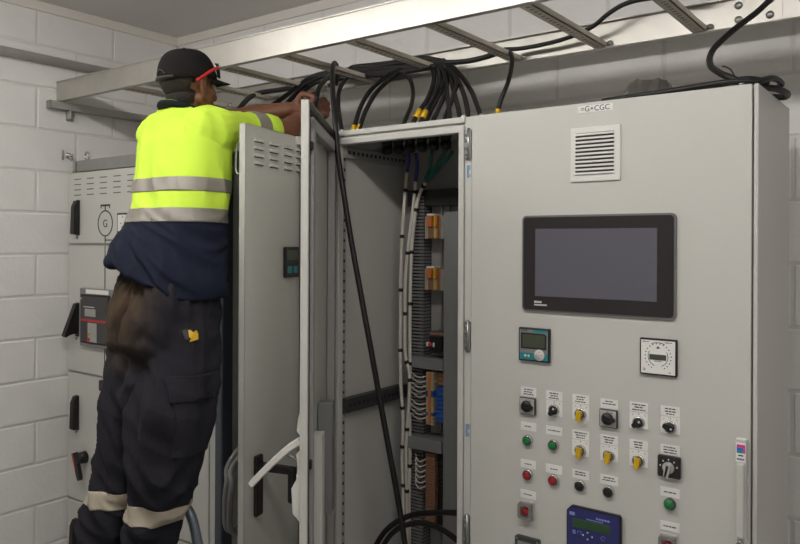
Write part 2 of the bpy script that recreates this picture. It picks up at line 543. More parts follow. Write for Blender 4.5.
# ------------------------------------------------------------------ control cabinet on the right (closed)
CO = (-1.222, FY, 0)
cc = thing('control_cabinet', 'tall closed light grey cabinet with touch panel, switches and push buttons', 'cabinet', CO)
mb = MB(CO)
mb.box(-1.221, -0.394, 1.993, DEP, 0.06, H - 0.001, 0.002)
mb.box(-0.3945, -0.384, 1.971, DEP, 0.06, H, 0.0015)
mb.box(-1.221, -1.1955, 1.974, 1.994, 0.06, H, 0.0015)
obj('body', mb, M['cab'], cc)
obj('plinth', MB(CO).box(-1.21, -0.395, 2.0, DEP - 0.02, 0, 0.061, 0.002), M['dark'], cc)
obj('door', MB(CO).box(-1.193, -0.3985, FY, FY + 0.022, 0.07, H, 0.002, 2), M['cab'], cc)
mb = MB(CO).box(-0.5, -0.384, 2.0, 2.2, H - 0.001, H + 0.0015)
obj('top_cover', MB(CO).box(-1.2, -0.39, 2.0, DEP - 0.005, H - 0.002, H + 0.002, 0.001), M['cab'], cc)
for x in (-0.425, -1.165):
    mb = MB(CO)
    mb.lathe((x, FY + 0.011, H), (0, 0, 1), [(0, 0.008), (0.004, 0.008), (0.006, 0.006), (0.0065, 0)], n=10)
    obj('top_plug', mb, M['steel'], cc)
# hinges and the two little blue labels on the hinge side
for z in (1.965, 1.374, 0.775):
    mb = MB(CO)
    mb.box(-1.2185, -1.1965, 1.966, 1.975, z - 0.045, z + 0.045, 0.002)
    mb.cyl((-1.2035, 1.9655, z - 0.05), (-1.2035, 1.9655, z + 0.05), 0.0048, n=10)
    for k in (-0.03, -0.012, 0.012, 0.03):
        mb.cyl((-1.211, 1.967, z + k), (-1.211, 1.962, z + k), 0.004, n=8)
    obj('hinge', mb, M['steel'], cc)
for z in (1.882, 1.082):
    h = obj('hinge_label', MB(CO).box(-1.2155, -1.1975, 1.9725, 1.9745, z - 0.024, z + 0.024), M['offwhite'], cc, label='small blue and white sticker on the hinge strip')
    mb = MB(CO)
    mb.box(-1.2135, -1.2055, 1.972, 1.9727, z - 0.02, z + 0.02)
    mb.box(-1.204, -1.2, 1.972, 1.9727, z + 0.004, z + 0.02)
    mb.box(-1.204, -1.2, 1.972, 1.9727, z - 0.018, z - 0.008)
    obj('print', mb, M['palesky'], h)
# name plate
p = obj('name_plate', MB(CO).box(-0.848, -0.747, FY - 0.0012, FY, 2.024, 2.0435), M['label'], cc)
o = obj('lettering', text_mesh('=G+CGC', 0.021), M['ink'], p)
o.location = Vector((-0.7975, FY - 0.0016, 2.0335)) - Vector(CO)
o.rotation_euler = (math.radians(90), 0, 0)
# ventilation grille
v = obj('vent_frame', MB(CO).box(-0.868, -0.724, FY - 0.006, FY, 1.832, 1.983, 0.003, 2), M['white'], cc)
obj('vent_recess', MB(CO).box(-0.852, -0.742, FY - 0.0064, FY - 0.002, 1.852, 1.967), M['dark'], v)
for k in range(11):
    z = 1.8525 + k * 0.0108
    mb = MB(CO).prism([(FY - 0.004, z), (FY - 0.0105, z - 0.0005), (FY - 0.0105, z + 0.0025), (FY - 0.004, z + 0.0068)], 'x', -0.853, -0.741)
    obj('slat', mb, M['white'], v)
# touch panel
mo = obj('touch_panel', MB(CO).prism(rrect(-1.016, -0.576, 1.464, 1.741, 0.013), 'y', FY - 0.007, FY), M['rim'], cc, label='black framed touch panel with a dark screen')
obj('bezel', MB(CO).prism(rrect(-1.0105, -0.5815, 1.4695, 1.7355, 0.010), 'y', FY - 0.0095, FY - 0.006), M['bezel'], mo)
obj('screen', MB(CO).box(-0.972, -0.6235, FY - 0.0102, FY - 0.009, 1.509, 1.702), M['screen'], mo)
mb = MB(CO)
rnd = random.Random(3)
for k, (a, b, z, hh) in enumerate(((-0.975, -0.967, 1.489, 0.006), (-0.966, -0.961, 1.489, 0.0055), (-0.960, -0.952, 1.489, 0.0055))):
    mb.box(a, b, FY - 0.0101, FY - 0.0094, z, z + hh)
for a in (-0.975, -0.970, -0.965, -0.960, -0.955, -0.950, -0.945, -0.940):
    mb.box(a, a + 0.0042, FY - 0.0101, FY - 0.0094, 1.4815, 1.4857)
obj('maker_mark', mb, M['offwhite'], mo)
# multifunction meter with teal face
me_ = obj('digital_meter', MB(CO).box(-1.024, -0.926, FY - 0.012, FY, 1.319, 1.416, 0.003, 2), M['black'], cc, label='square meter with grey display and teal face')
obj('face', MB(CO).box(-1.0195, -0.9305, FY - 0.0126, FY - 0.011, 1.3235, 1.4105), M['teal'], me_)
mb = MB(CO)
mb.box(-1.0195, -0.9305, FY - 0.013, FY - 0.0122, 1.343, 1.4035)
mb.box(-1.0195, -0.977, FY - 0.013, FY - 0.0122, 1.4035, 1.4105)
obj('grey_band', mb, M['midgrey'], me_)
obj('display', MB(CO).prism([(-1.0155, 1.3555), (-0.9345, 1.3555), (-0.9345, 1.396), (-0.941, 1.401), (-1.0155, 1.401)], 'y', FY - 0.0138, FY - 0.0125), M['black'], me_)
obj('lcd_window', MB(CO).box(-1.01, -0.9395, FY - 0.0142, FY - 0.0134, 1.3595, 1.397), M['lcd'], me_)
mb = MB(CO)
mb.lathe((-0.957, FY - 0.0128, 1.339), (0, -1, 0), [(0, 0.0165), (0.0012, 0.016), (0.0013, 0)], n=24)
obj('key_pad', mb, M['offwhite'], me_)
mb = MB(CO)
for dx, dz in ((0, 0.009), (0, -0.009), (0.009, 0), (-0.009, 0), (0, 0)):
    mb.box(-0.957 + dx - 0.0014, -0.957 + dx + 0.0014, FY - 0.0146, FY - 0.0138, 1.339 + dz - 0.0014, 1.339 + dz + 0.0014)
obj('key_print', mb, M['midgrey'], me_)
mb = MB(CO)
for x in (-1.0015, -0.991):
    mb.lathe((x, FY - 0.0124, 1.334), (0, -1, 0), [(0, 0.0042), (0.001, 0.0042), (0.0011, 0)], n=10)
obj('round_key', mb, M['offwhite'], me_)
obj('lettering', print_bars(CO, -1.017, -0.993, 1.409, 1, FY - 0.0131, seed=5), M['ink'], me_)
# white round-scale meter
wm = obj('earth_meter', MB(CO).box(-0.668, -0.572, FY - 0.01, FY, 1.317, 1.413, 0.002), M['black'], cc, label='square white meter with round dotted scale')
obj('face', MB(CO).box(-0.664, -0.576, FY - 0.0108, FY - 0.0095, 1.3215, 1.4085), M['label'], wm)
mb = MB(CO)
cx, cz = -0.6195, 1.3665
for k in range(20):
    a = math.radians(-60 + k * 300 / 19 - 90 + 0)
    a = math.radians(240 - k * 300 / 19)
    x, z = cx + 0.0335 * math.cos(a), cz + 0.0335 * math.sin(a)
    mb.lathe((x, FY - 0.0107, z), (0, -1, 0), [(0, 0.0017), (0.0005, 0.0017), (0.00052, 0)], n=6)
def arc_band(mb, cx, cz, r0, r1, a0, a1, y0, y1, n=14):
    out = [(cx + r1 * math.cos(math.radians(a0 + (a1 - a0) * i / n)), cz + r1 * math.sin(math.radians(a0 + (a1 - a0) * i / n))) for i in range(n + 1)]
    inn = [(cx + r0 * math.cos(math.radians(a0 + (a1 - a0) * i / n)), cz + r0 * math.sin(math.radians(a0 + (a1 - a0) * i / n))) for i in range(n + 1)]
    for i in range(n):
        mb.prism([inn[i], inn[i + 1], out[i + 1], out[i]], 'y', y0, y1)
arc_band(mb, cx, cz, 0.0248, 0.0262, 150, 250, FY - 0.0112, FY - 0.0106)
arc_band(mb, cx, cz, 0.0248, 0.0262, -70, 30, FY - 0.0112, FY - 0.0106)
arc_band(mb, cx, cz, 0.0355, 0.0372, 62, 118, FY - 0.0112, FY - 0.0106)
mb.prism([(cx - 0.005, cz + 0.021), (cx + 0.005, cz + 0.021), (cx, cz + 0.028)], 'y', FY - 0.0112, FY - 0.0106)
obj('scale', mb, M['ink'], wm)
obj('lcd_window', MB(CO).box(-0.642, -0.5985, FY - 0.0114, FY - 0.0105, 1.3575, 1.372), M['lcd'], wm)
mb = print_bars(CO, -0.661, -0.643, 1.405, 1, FY - 0.0109, seed=6, h=0.0018)
for a, b, z, s in ((-0.602, -0.582, 1.405, 2), (-0.659, -0.651, 1.334, 3), (-0.594, -0.582, 1.328, 4), (-0.632, -0.608, 1.3555, 9)):
    t2 = print_bars(CO, a, b, z, 1 if s != 3 else 2, FY - 0.0109, seed=s, h=0.0018, gap=0.004)
    tm = bpy.data.meshes.new('t')
    t2.bm.to_mesh(tm); t2.bm.free()
    mb.bm.from_mesh(tm)
obj('lettering', mb, M['ink'], wm)

COLX = (-0.9965, -0.9155, -0.8355, -0.7535, -0.6725, -0.5905)
def legend(x, z0, z1, n, seed, sel=False):
    l = obj('legend_plate', MB(CO).box(x - 0.0247, x + 0.0247, FY - 0.0012, FY, z0, z1), M['label'], cc)
    ztop = z1 - (0.005 if n > 1 else (z1 - z0) / 2 - 0.0014)
    mb = print_bars(CO, x - 0.019, x + 0.019, ztop, n, FY - 0.0014, h=0.0027, gap=0.0068, seed=seed)
    obj('lettering', mb, M['ink'], l)
    if sel:
        mb = MB(CO)
        mb.box(x - 0.0247, x + 0.0247, FY - 0.0015, FY - 0.0011, z1 - 0.0262, z1 - 0.0256)
        mb.box(x - 0.0167, x - 0.0155, FY - 0.0015, FY - 0.0011, z1 - 0.0355, z1 - 0.0315)
        mb.box(x - 0.0013, x + 0.0013, FY - 0.0015, FY - 0.0011, z1 - 0.0325, z1 - 0.0290)
        mb.box(x + 0.0155, x + 0.0163, FY - 0.0015, FY - 0.0011, z1 - 0.0355, z1 - 0.0315)
        mb.box(x + 0.0170, x + 0.0178, FY - 0.0015, FY - 0.0011, z1 - 0.0355, z1 - 0.0315)
        obj('marks', mb, M['midgrey'], l)
def bar_knob(mb, x, z, ang, ln, wd, y0, y1):
    """a grip pointing along ang (degrees, 0 = right, 90 = up) in the plane of the door"""
    ca, sa = math.cos(math.radians(ang)), math.sin(math.radians(ang))
    pts = []
    for a, b in ((-ln * 0.55, -wd * 0.6), (ln * 0.8, -wd * 0.5), (ln, -wd * 0.3), (ln, wd * 0.3), (ln * 0.8, wd * 0.5), (-ln * 0.55, wd * 0.6)):
        pts.append((x + a * ca - b * sa, z + a * sa + b * ca))
    mb.prism(pts, 'y', y0, y1)
def selector(x, z, kind, ang, label):
    s = obj('selector_switch', MB(CO).lathe((x, FY - 0.001, z), (0, -1, 0), [(0, 0.0168), (0.003, 0.0168), (0.005, 0.0155), (0.0052, 0.0125), (0.0053, 0)], n=24), M['chrome'], cc, label=label)
    mb = MB(CO)
    mb.lathe((x, FY - 0.004, z), (0, -1, 0), [(0, 0.0128), (0.005, 0.0124), (0.0055, 0)], n=20)
    if kind == 'black':
        bar_knob(mb, x, z, ang, 0.0165, 0.013, FY - 0.016, FY - 0.008)
        obj('knob', mb, M['black'], s)
        ca, sa = math.cos(math.radians(ang + 180)), math.sin(math.radians(ang + 180))
        mb = MB(CO)
        mb.lathe((x + 0.0065 * ca, FY - 0.016, z + 0.0065 * sa), (0, -1, 0), [(0, 0.003), (0.0006, 0.003), (0.0007, 0)], n=10)
        obj('pointer', mb, M['white'], s)
    else:
        obj('knob', mb, M['dark'], s)
        mb = MB(CO)
        mb.lathe((x, FY - 0.008, z), (0, -1, 0), [(0, 0.0095), (0.004, 0.0092), (0.0045, 0)], n=20)
        bar_knob(mb, x, z, ang, 0.0185, 0.0125, FY - 0.019, FY - 0.010)
        obj('key_grip', mb, M['yellow'], s)
def cam_switch(x, z, label):
    s = obj('cam_switch', MB(CO).box(x - 0.0252, x + 0.0252, FY - 0.010, FY, z - 0.0245, z + 0.0245, 0.002), M['dark'], cc, label=label)
    obj('plate', MB(CO).box(x - 0.0225, x + 0.0225, FY - 0.0115, FY - 0.009, z - 0.022, z + 0.022, 0.001), M['plate'], s)
    mb = MB(CO)
    mb.lathe((x - 0.001, FY - 0.011, z), (0, -1, 0), [(0, 0.0168), (0.003, 0.0168), (0.007, 0.015), (0.0075, 0)], n=24)
    bar_knob(mb, x - 0.001, z, 356, 0.023, 0.012, FY - 0.022, FY - 0.014)
    obj('knob', mb, M['black'], s)
    mb = MB(CO)
    mb.box(x + 0.008, x + 0.011, FY - 0.0119, FY - 0.0113, z + 0.015, z + 0.018)
    mb.box(x - 0.001, x + 0.001, FY - 0.0119, FY - 0.0113, z + 0.018, z + 0.021)
    obj('marks', mb, M['ink'], s)
def push_button(x, z, m, name, label, r=0.0112):
    s = obj(name, MB(CO).lathe((x, FY, z), (0, -1, 0), [(0, 0.0168), (0.003, 0.0168), (0.008, 0.0155), (0.009, 0.014), (0.0085, 0.0128), (0.0085, 0)], n=28), M['chrome'] if m != 'lamp' else M['dark'], cc, label=label)
    obj('collar_ring', MB(CO).lathe((x, FY - 0.0084, z), (0, -1, 0), [(0, 0.0132), (0.0012, 0.0130), (0.0013, 0)], n=24), M['seal'], s)
    obj('lens', MB(CO).lathe((x, FY - 0.009, z), (0, -1, 0), [(0, r), (0.003, r), (0.0042, r * 0.9), (0.0045, 0)], n=24), M[m], s)
# top row
legend(COLX[0], 1.2135, 1.2405, 3, 11)
cam_switch(COLX[0], 1.187, 'grey square cam switch below the meter with the teal face')
for ix, n, sd, kind, ang, lb in ((1, 3, 12, 'black', 235, 'black selector switch, second in the top row'), (2, 3, 13, 'yellow', 262, 'yellow key selector switch in the top row'), (4, 3, 15, 'black', 218, 'black selector switch, fifth in the top row'), (5, 3, 16, 'black', 160, 'black selector switch at the right end of the top row')):
    legend(COLX[ix], 1.169, 1.239, n, sd, True)
    selector(COLX[ix], 1.1855, kind, ang, lb)
legend(COLX[3], 1.2105, 1.237, 2, 14)
cam_switch(COLX[3], 1.1855, 'grey square cam switch, fourth in the top row')
# second row
for ix, sd, lb in ((0, 21, 'green push button at the left end of its row'), (1, 22, 'second green push button from the left')):
    legend(COLX[ix], 1.1145, 1.1385, 1, sd)
    push_button(COLX[ix] - 0.001, 1.0855, 'green', 'push_button', lb)
for ix, sd, lb in ((2, 23, 'left yellow key selector in the second row'), (3, 24, 'middle yellow key selector in the second row'), (4, 25, 'right yellow key selector in the second row')):
    legend(COLX[ix], 1.0685, 1.139, 3, sd, True)
    selector(COLX[ix], 1.0835, 'yellow', 265, lb)
legend(COLX[5], 1.113, 1.139, 3, 26)
s = obj('rotary_switch', MB(CO).box(-0.620, -0.562, FY - 0.012, FY, 1.0565, 1.112, 0.0025), M['bezel'], cc, label='black square rotary switch with a grey pointer')
mb = MB(CO)
mb.lathe((-0.591, FY - 0.012, 1.083), (0, -1, 0), [(0, 0.015), (0.004, 0.015), (0.008, 0.013), (0.0085, 0)], n=24)
bar_knob(mb, -0.591, 1.083, 258, 0.023, 0.013, FY - 0.025, FY - 0.016)
obj('knob', mb, M['plate'], s)
mb = MB(CO)
for a in (10, 50, 90, 130, 170):
    x, z = -0.591 + 0.0215 * math.cos(math.radians(a)), 1.083 + 0.0205 * math.sin(math.radians(a))
    mb.box(x - 0.0015, x + 0.0015, FY - 0.0125, FY - 0.0118, z - 0.0018, z + 0.0018)
obj('marks', mb, M['label'], s)
mb = MB(CO)
bar_knob(mb, -0.5925, 1.08, 258, 0.019, 0.005, FY - 0.0258, FY - 0.0245)
obj('pointer', mb, M['black'], s)
# third row
for ix, m, sd, lb in ((0, 'red', 31, 'red push button at the left end of its row'), (1, 'red', 32, 'second red push button from the left'), (2, 'black', 33, 'left of the two black push buttons'), (3, 'black', 34, 'right of the two black push buttons')):
    legend(COLX[ix], 1.0045, 1.029, 1 if ix < 2 else 2, sd)
    push_button(COLX[ix] - 0.0005, 0.9855, m, 'push_button', lb)
legend(COLX[5], 1.004, 1.0285, 1, 35)
s = obj('indicator_lamp', MB(CO).lathe((COLX[5] + 0.0005, FY, 0.987), (0, -1, 0), [(0, 0.0152), (0.006, 0.0152), (0.009, 0.0138), (0.0091, 0)], n=28), M['dark'], cc, label='unlit green indicator lamp below the black rotary switch')
obj('lens', MB(CO).lathe((COLX[5] + 0.0005, FY - 0.008, 0.987), (0, -1, 0), [(0, 0.0132), (0.004, 0.013), (0.008, 0.0105), (0.0105, 0.006), (0.0112, 0)], n=24), M['green'], s)
# guarded red stop buttons
for ix, sd, z, lb in ((0, 41, 0.883, 'red stop button under a clear guard on the left'), (5, 42, 0.883, 'red stop button under a clear guard at lower right')):
    legend(COLX[ix], 0.916, 0.9395, 1, sd)
    x = COLX[ix] - 0.002
    s = obj('stop_button', MB(CO).box(x - 0.0225, x + 0.0225, FY - 0.006, FY, z - 0.026, z + 0.028, 0.004), M['plate'], cc, label=lb)
    obj('button', MB(CO).lathe((x, FY - 0.006, z - 0.002), (0, -1, 0), [(0, 0.0115), (0.007, 0.0115), (0.009, 0.0105), (0.0095, 0)], n=20), M['red'], s)
    mb = MB(CO)
    for a, b in ((x - 0.0205, x - 0.0165), (x + 0.0165, x + 0.0205)):
        mb.box(a, b, FY - 0.02, FY - 0.006, z - 0.022, z + 0.022, 0.0015)
    mb.box(x - 0.0205, x + 0.0205, FY - 0.02, FY - 0.006, z + 0.018, z + 0.0225, 0.0015)
    mb.box(x - 0.0175, x + 0.0175, FY - 0.02, FY - 0.006, z - 0.0225, z - 0.019, 0.0015)
    obj('guard', mb, M['clear'], s)
    mb = MB(CO)
    ro = rrect(x - 0.0215, x + 0.0215, z - 0.0235, z + 0.0235, 0.008)
    ri = rrect(x - 0.0135, x + 0.0135, z - 0.0165, z + 0.0155, 0.006)
    for q in range(len(ro)):
        p = (q + 1) % len(ro)
        mb.prism([ro[q], ro[p], ri[p], ri[q]], 'y', FY - 0.022, FY - 0.019)
    obj('guard_lid', mb, M['clear'], s)
# blue controller
bl = obj('blue_controller', MB(CO).prism([(-0.871, 0.915), (-0.858, 0.929), (-0.722, 0.929), (-0.716, 0.922), (-0.716, 0.72), (-0.722, 0.714), (-0.866, 0.714), (-0.871, 0.72)], 'y', FY - 0.011, FY), M['black'], cc, label='dark blue controller with a green display and small keys')
obj('face', MB(CO).prism([(-0.8675, 0.914), (-0.8565, 0.9255), (-0.7235, 0.9255), (-0.7195, 0.92), (-0.7195, 0.722), (-0.8675, 0.722)], 'y', FY - 0.0125, FY - 0.010), M['blue'], bl)
obj('lcd_window', MB(CO).box(-0.853, -0.745, FY - 0.0132, FY - 0.0115, 0.872, 0.896, 0.001), M['lcdgreen'], bl)
mb = MB(CO)
for a in (-0.862, -0.8565, -0.8515):
    mb.box(a, a + 0.0045, FY - 0.0131, FY - 0.012, 0.9035, 0.9125)
for a in (-0.785, -0.777, -0.769, -0.761, -0.753):
    mb.box(a, a + 0.006, FY - 0.0131, FY - 0.012, 0.9055, 0.9105)
for a, z in ((-0.812, 0.901), (-0.806, 0.901), (-0.800, 0.901), (-0.794, 0.901), (-0.788, 0.901), (-0.782, 0.901), (-0.776, 0.901), (-0.77, 0.901)):
    mb.box(a, a + 0.0045, FY - 0.0131, FY - 0.012, z - 0.0015, z + 0.001)
for a, z in ((-0.853, 0.862), (-0.853, 0.858), (-0.853, 0.854)):
    mb.box(a, a + 0.009, FY - 0.0131, FY - 0.012, z - 0.001, z + 0.001)
arc_band(mb, -0.833, 0.858, 0.0052, 0.0062, -40, 200, FY - 0.0131, FY - 0.012)
arc_band(mb, -0.765, 0.858, 0.0052, 0.0062, 0, 300, FY - 0.0131, FY - 0.012)
obj('print', mb, M['bluepale'], bl)
for x, z in ((-0.809, 0.872 - 0.008), (-0.809, 0.846), (-0.822, 0.855), (-0.796, 0.855)):
    obj('key', MB(CO).lathe((x, FY - 0.012, z), (0, -1, 0), [(0, 0.0023), (0.0015, 0.0021), (0.0016, 0)], n=8), M['label'], bl)
for r in range(2):
    for k in range(4):
        obj('key', MB(CO).box(-0.85 + k * 0.03, -0.832 + k * 0.03, FY - 0.0135, FY - 0.0115, 0.745 + r * 0.035, 0.76 + r * 0.035, 0.001), M['bluepale'], bl)
# small framed instrument below the left guard
gi = obj('counter', MB(CO).prism(rrect(-1.033, -0.955, 0.705, 0.806, 0.006), 'y', FY - 0.012, FY), M['dark'], cc, label='small dark framed instrument at the lower edge')
obj('window', MB(CO).box(-1.024, -0.964, FY - 0.0135, FY - 0.011, 0.72, 0.792), M['midgrey'], gi)
for x in (-1.0265, -0.9615):
    obj('screw', MB(CO).lathe((x, FY - 0.012, 0.7985), (0, -1, 0), [(0, 0.0028), (0.001, 0.0024), (0.0011, 0)], n=8), M['steel'], gi)
# long swing handle at the right edge
hd = obj('door_handle', MB(CO).box(-0.430, -0.4045, FY - 0.014, FY, 0.915, 1.186, 0.004, 2), M['offwhite'], cc)
obj('grip', MB(CO).box(-0.4265, -0.408, FY - 0.026, FY - 0.012, 0.945, 1.127, 0.004, 2), M['cab'], hd)
sk = obj('sticker', MB(CO).box(-0.4285, -0.406, FY - 0.0152, FY - 0.0138, 1.129, 1.176), M['label'], hd, label='white sticker with pink, blue and green blocks')
mb = MB(CO).box(-0.4265, -0.4075, FY - 0.0157, FY - 0.015, 1.1645, 1.1715).box(-0.4115, -0.4075, FY - 0.0157, FY - 0.015, 1.151, 1.1645).box(-0.4125, -0.4095, FY - 0.0157, FY - 0.015, 1.134, 1.138)
obj('pink_blocks', mb, M['pink'], sk)
mb = MB(CO).box(-0.4265, -0.412, FY - 0.0157, FY - 0.015, 1.1555, 1.164).box(-0.4195, -0.413, FY - 0.0157, FY - 0.015, 1.134, 1.138)
obj('blue_blocks', mb, M['skyblue'], sk)
mb = MB(CO).box(-0.4265, -0.412, FY - 0.0157, FY - 0.015, 1.151, 1.155).box(-0.4265, -0.420, FY - 0.0157, FY - 0.015, 1.134, 1.138)
obj('green_blocks', mb, M['seagreen'], sk)
obj('lettering', print_bars(CO, -0.426, -0.4085, 1.1465, 1, FY - 0.0153, seed=8, h=0.003), M['ink'], sk)
obj('lock', MB(CO).lathe((-0.4175, FY - 0.014, 0.93), (0, -1, 0), [(0, 0.008), (0.006, 0.008), (0.007, 0.006), (0.005, 0.004), (0.005, 0)], n=16), M['steel'], hd)

# ------------------------------------------------------------------ open cabinet in the middle
MO = (-1.80, FY, 0)
mc = thing('open_cabinet', 'open light grey cabinet with wiring and terminals inside, door swung out', 'cabinet', MO)
XM0, XM1 = -1.80, -1.2225
mb = MB(MO)
mb.box(XM0, -1.751, FY + 0.03, DEP, 0.06, H - 0.003)                 # left side
obj('side_panel', mb, M['cab'], mc)
obj('side_panel', MB(MO).box(-1.245, XM1, FY + 0.03, DEP, 0.06, H - 0.003), M['cab'], mc)
obj('back_panel', MB(MO).box(-1.752, -1.244, 2.362, DEP, 0.06, H - 0.003), M['cab_in'], mc)
obj('top_panel', MB(MO).box(XM0, XM1, FY + 0.008, DEP, H - 0.006, H, 0.001), M['cab'], mc)
obj('bottom_panel', MB(MO).box(-1.752, -1.244, FY + 0.03, 2.363, 0.06, 0.08), M['cab_in'], mc)
obj('plinth', MB(MO).box(XM0 + 0.01, XM1 - 0.01, 2.0, DEP - 0.02, 0, 0.061, 0.002), M['dark'], mc)
# front frame: outer lip, gutter and inner lip on every side
mb = MB(MO)
mb.box(XM0 + 0.025, XM1, FY + 0.004, FY + 0.03, H - 0.017, H + 0.001, 0.0015)
mb.box(-1.757, -1.2245, FY + 0.002, FY + 0.03, 2.0045, 2.0255, 0.002)
mb.box(-1.243, -1.2235, FY + 0.001, FY + 0.03, 0.07, 2.0255, 0.002)
mb.box(-1.757, -1.7395, FY + 0.004, FY + 0.03, 0.07, 2.0255, 0.002)
mb.box(-1.757, -1.2245, FY + 0.002, FY + 0.03, 0.06, 0.09, 0.002)
mb.box(XM0, -1.772, FY + 0.012, FY + 0.03, 0.06, H - 0.001, 0.002)
fr = obj('front_frame', mb, M['cab'], mc)
obj('gutter', MB(MO).box(XM0 + 0.02, XM1 - 0.0005, FY + 0.016, FY + 0.031, 0.065, H - 0.01), M['midgrey'], fr) if False else None
mb = MB(MO)
mb.box(XM0 + 0.02, XM1, FY + 0.014, FY + 0.03, 2.0255, H - 0.017)
mb.box(-1.773, -1.757, FY + 0.018, FY + 0.03, 0.07, 2.03)
obj('gutter', mb, M['cab'], fr)
for x in (-1.735, -1.232):
    obj('top_plug', MB(MO).lathe((x, FY + 0.014, H), (0, 0, 1), [(0, 0.008), (0.005, 0.008), (0.007, 0.006), (0.0075, 0)], n=10), M['white'], mc)
# punched strips: along the top of the side, at mid height, and the front upright
def strip(y0, y1, z0, z1, x=-1.7505, d=0.012, m='cab_in', vert=False, nm='punched_rail'):
    s = obj(nm, MB(MO).box(x, x + d, y0, y1, z0, z1, 0.001), M[m], mc)
    mb = MB(MO)
    if vert:
        z = z0 + 0.03
        while z < z1 - 0.02:
            mb.box(x + d - 0.0005, x + d + 0.0006, (y0 + y1) / 2 - 0.004, (y0 + y1) / 2 + 0.004, z - 0.005, z + 0.005)
            z += 0.036
    else:
        y = y0 + 0.02
        while y < y1 - 0.01:
            mb.box(x + d - 0.0005, x + d + 0.0006, y - 0.005, y + 0.005, (z0 + z1) / 2 - 0.006, (z0 + z1) / 2 + 0.006)
            y += 0.025
    obj('holes', mb, M['black'], s)['kind'] = 'stuff'
strip(FY + 0.03, 2.36, 1.962, 2.0, d=0.02)
strip(FY + 0.03, 2.36, 1.058, 1.108, d=0.03, m='dark')
strip(FY + 0.03, FY + 0.05, 0.09, 1.995, d=0.006, vert=True)
# mounting plate, wire duct, shelves, cover
obj('mounting_plate', MB(MO).box(-1.70, -1.27, 2.352, 2.356, 0.3, 1.82), M['strut'], mc)
d0 = obj('wire_duct', MB(MO).box(-1.688, -1.682, 2.30, 2.353, 0.45, 1.84).box(-1.632, -1.629, 2.30, 2.353, 0.45, 1.84).box(-1.688, -1.629, 2.345, 2.353, 0.45, 1.84), M['dark'], mc, label='dark grey slotted wire duct')
mb = MB(MO)
z = 0.46
while z < 1.83:
    mb.box(-1.682, -1.632, 2.298, 2.304, z, z + 0.0075)
    mb.box(-1.633, -1.6275, 2.298, 2.345, z, z + 0.0075)
    z += 0.0128
fg = obj('duct_fingers', mb, M['midgrey'], d0)
fg['kind'] = 'stuff'
obj('duct_bar', MB(MO).box(-1.68, -1.262, 2.30, 2.352, 1.80, 1.862, 0.002), M['bezel'], mc)
obj('cross_duct', MB(MO).box(-1.681, -1.515, 2.26, 2.352, 1.196, 1.237, 0.002), M['midgrey'], mc)
obj('cross_duct', MB(MO).box(-1.681, -1.515, 2.25, 2.352, 0.896, 0.941, 0.002), M['midgrey'], mc)
obj('cover_plate', MB(MO).box(-1.488, -1.262, 2.262, 2.352, 0.3, 1.775, 0.002), M['midgrey'], mc, label='plain grey cover plate beside the terminals')
def din(z0, z1):
    mb = MB(MO)
    mb.box(-1.592, -1.587, 2.335, 2.352, z0, z1).box(-1.560, -1.555, 2.335, 2.352, z0, z1).box(-1.587, -1.560, 2.347, 2.352, z0, z1)
    r = obj('mounting_rail', mb, M['steel'], mc)
    mb = MB(MO)
    mb.lathe((-1.552, 2.352, (z0 + z1) / 2 + 0.02), (0, -1, 0), [(0, 0.006), (0.003, 0.006), (0.004, 0)], n=8)
    obj('screw', mb, M['chrome'], r)
din(1.25, 1.80); din(0.95, 1.19); din(0.5, 0.89)
# two terminal blocks with coloured slices
for zb, zt in ((1.676, 1.764), (1.487, 1.57)):
    tb = obj('terminal_block', MB(MO).box(-1.620, -1.535, 2.325, 2.352, zb, zt, 0.002), M['grey_t'], mc)
    obj('marker', MB(MO).box(-1.606, -1.573, 2.262, 2.30, zt - 0.001, zt + 0.005), M['label'], tb)
    cols = ['grey_t', 'cream', 'orange', 'orange', 'orange', 'cream', 'yellow', 'orange', 'brown', 'grey_t', 'grey_t']
    for k, c in enumerate(cols):
        x = -1.620 + k * 0.0078
        hi = 0 if c not in ('orange', 'yellow') else 0.004
        mb = MB(MO)
        if c in ('orange', 'yellow'):
            mb.box(x, x + 0.0068, 2.262 - hi, 2.326, zb + 0.045, zt - 0.002, 0.001)
            mb.box(x, x + 0.0068, 2.268, 2.326, zb + 0.002, zb + 0.044, 0.001)
        else:
            mb.box(x, x + 0.0068, 2.27, 2.326, zb, zt - 0.004, 0.001)
        me2 = mb.mesh('terminal')
        o = obj('terminal', me2, [M[c], M['brown']], tb)
        if c == 'orange':
            for f in me2.polygons:
                if f.center.z < zb + 0.0445:
                    f.material_index = 1
    mb = MB(MO)
    for k in range(9):
        z = zb + 0.008 + k * 0.009
        mb.tube([(-1.622, 2.30, z), (-1.632, 2.296, z - 0.002), (-1.642, 2.305, z - 0.006)], 0.0017, n=5, sub=3)
    obj('wire_ends', mb, M['dark'], tb)
# contactor
ct = obj('contactor', MB(MO).box(-1.603, -1.535, 2.28, 2.352, 1.252, 1.335, 0.003), M['dark'], mc, label='small dark contactor with a red button')
obj('front', MB(MO).box(-1.595, -1.54, 2.265, 2.282, 1.262, 1.318, 0.002), M['black'], ct)
obj('red_button', MB(MO).lathe((-1.588, 2.266, 1.288), (0, -1, 0), [(0, 0.008), (0.006, 0.008), (0.007, 0)], n=12), M['redpl'], ct)
obj('wire_end', MB(MO).box(-1.606, -1.599, 2.262, 2.28, 1.28, 1.296, 0.001).box(-1.577, -1.57, 2.262, 2.28, 1.28, 1.296, 0.001), M['label'], ct)
obj('label_strip', MB(MO).box(-1.60, -1.54, 2.277, 2.281, 1.322, 1.332), M['brown'], ct)
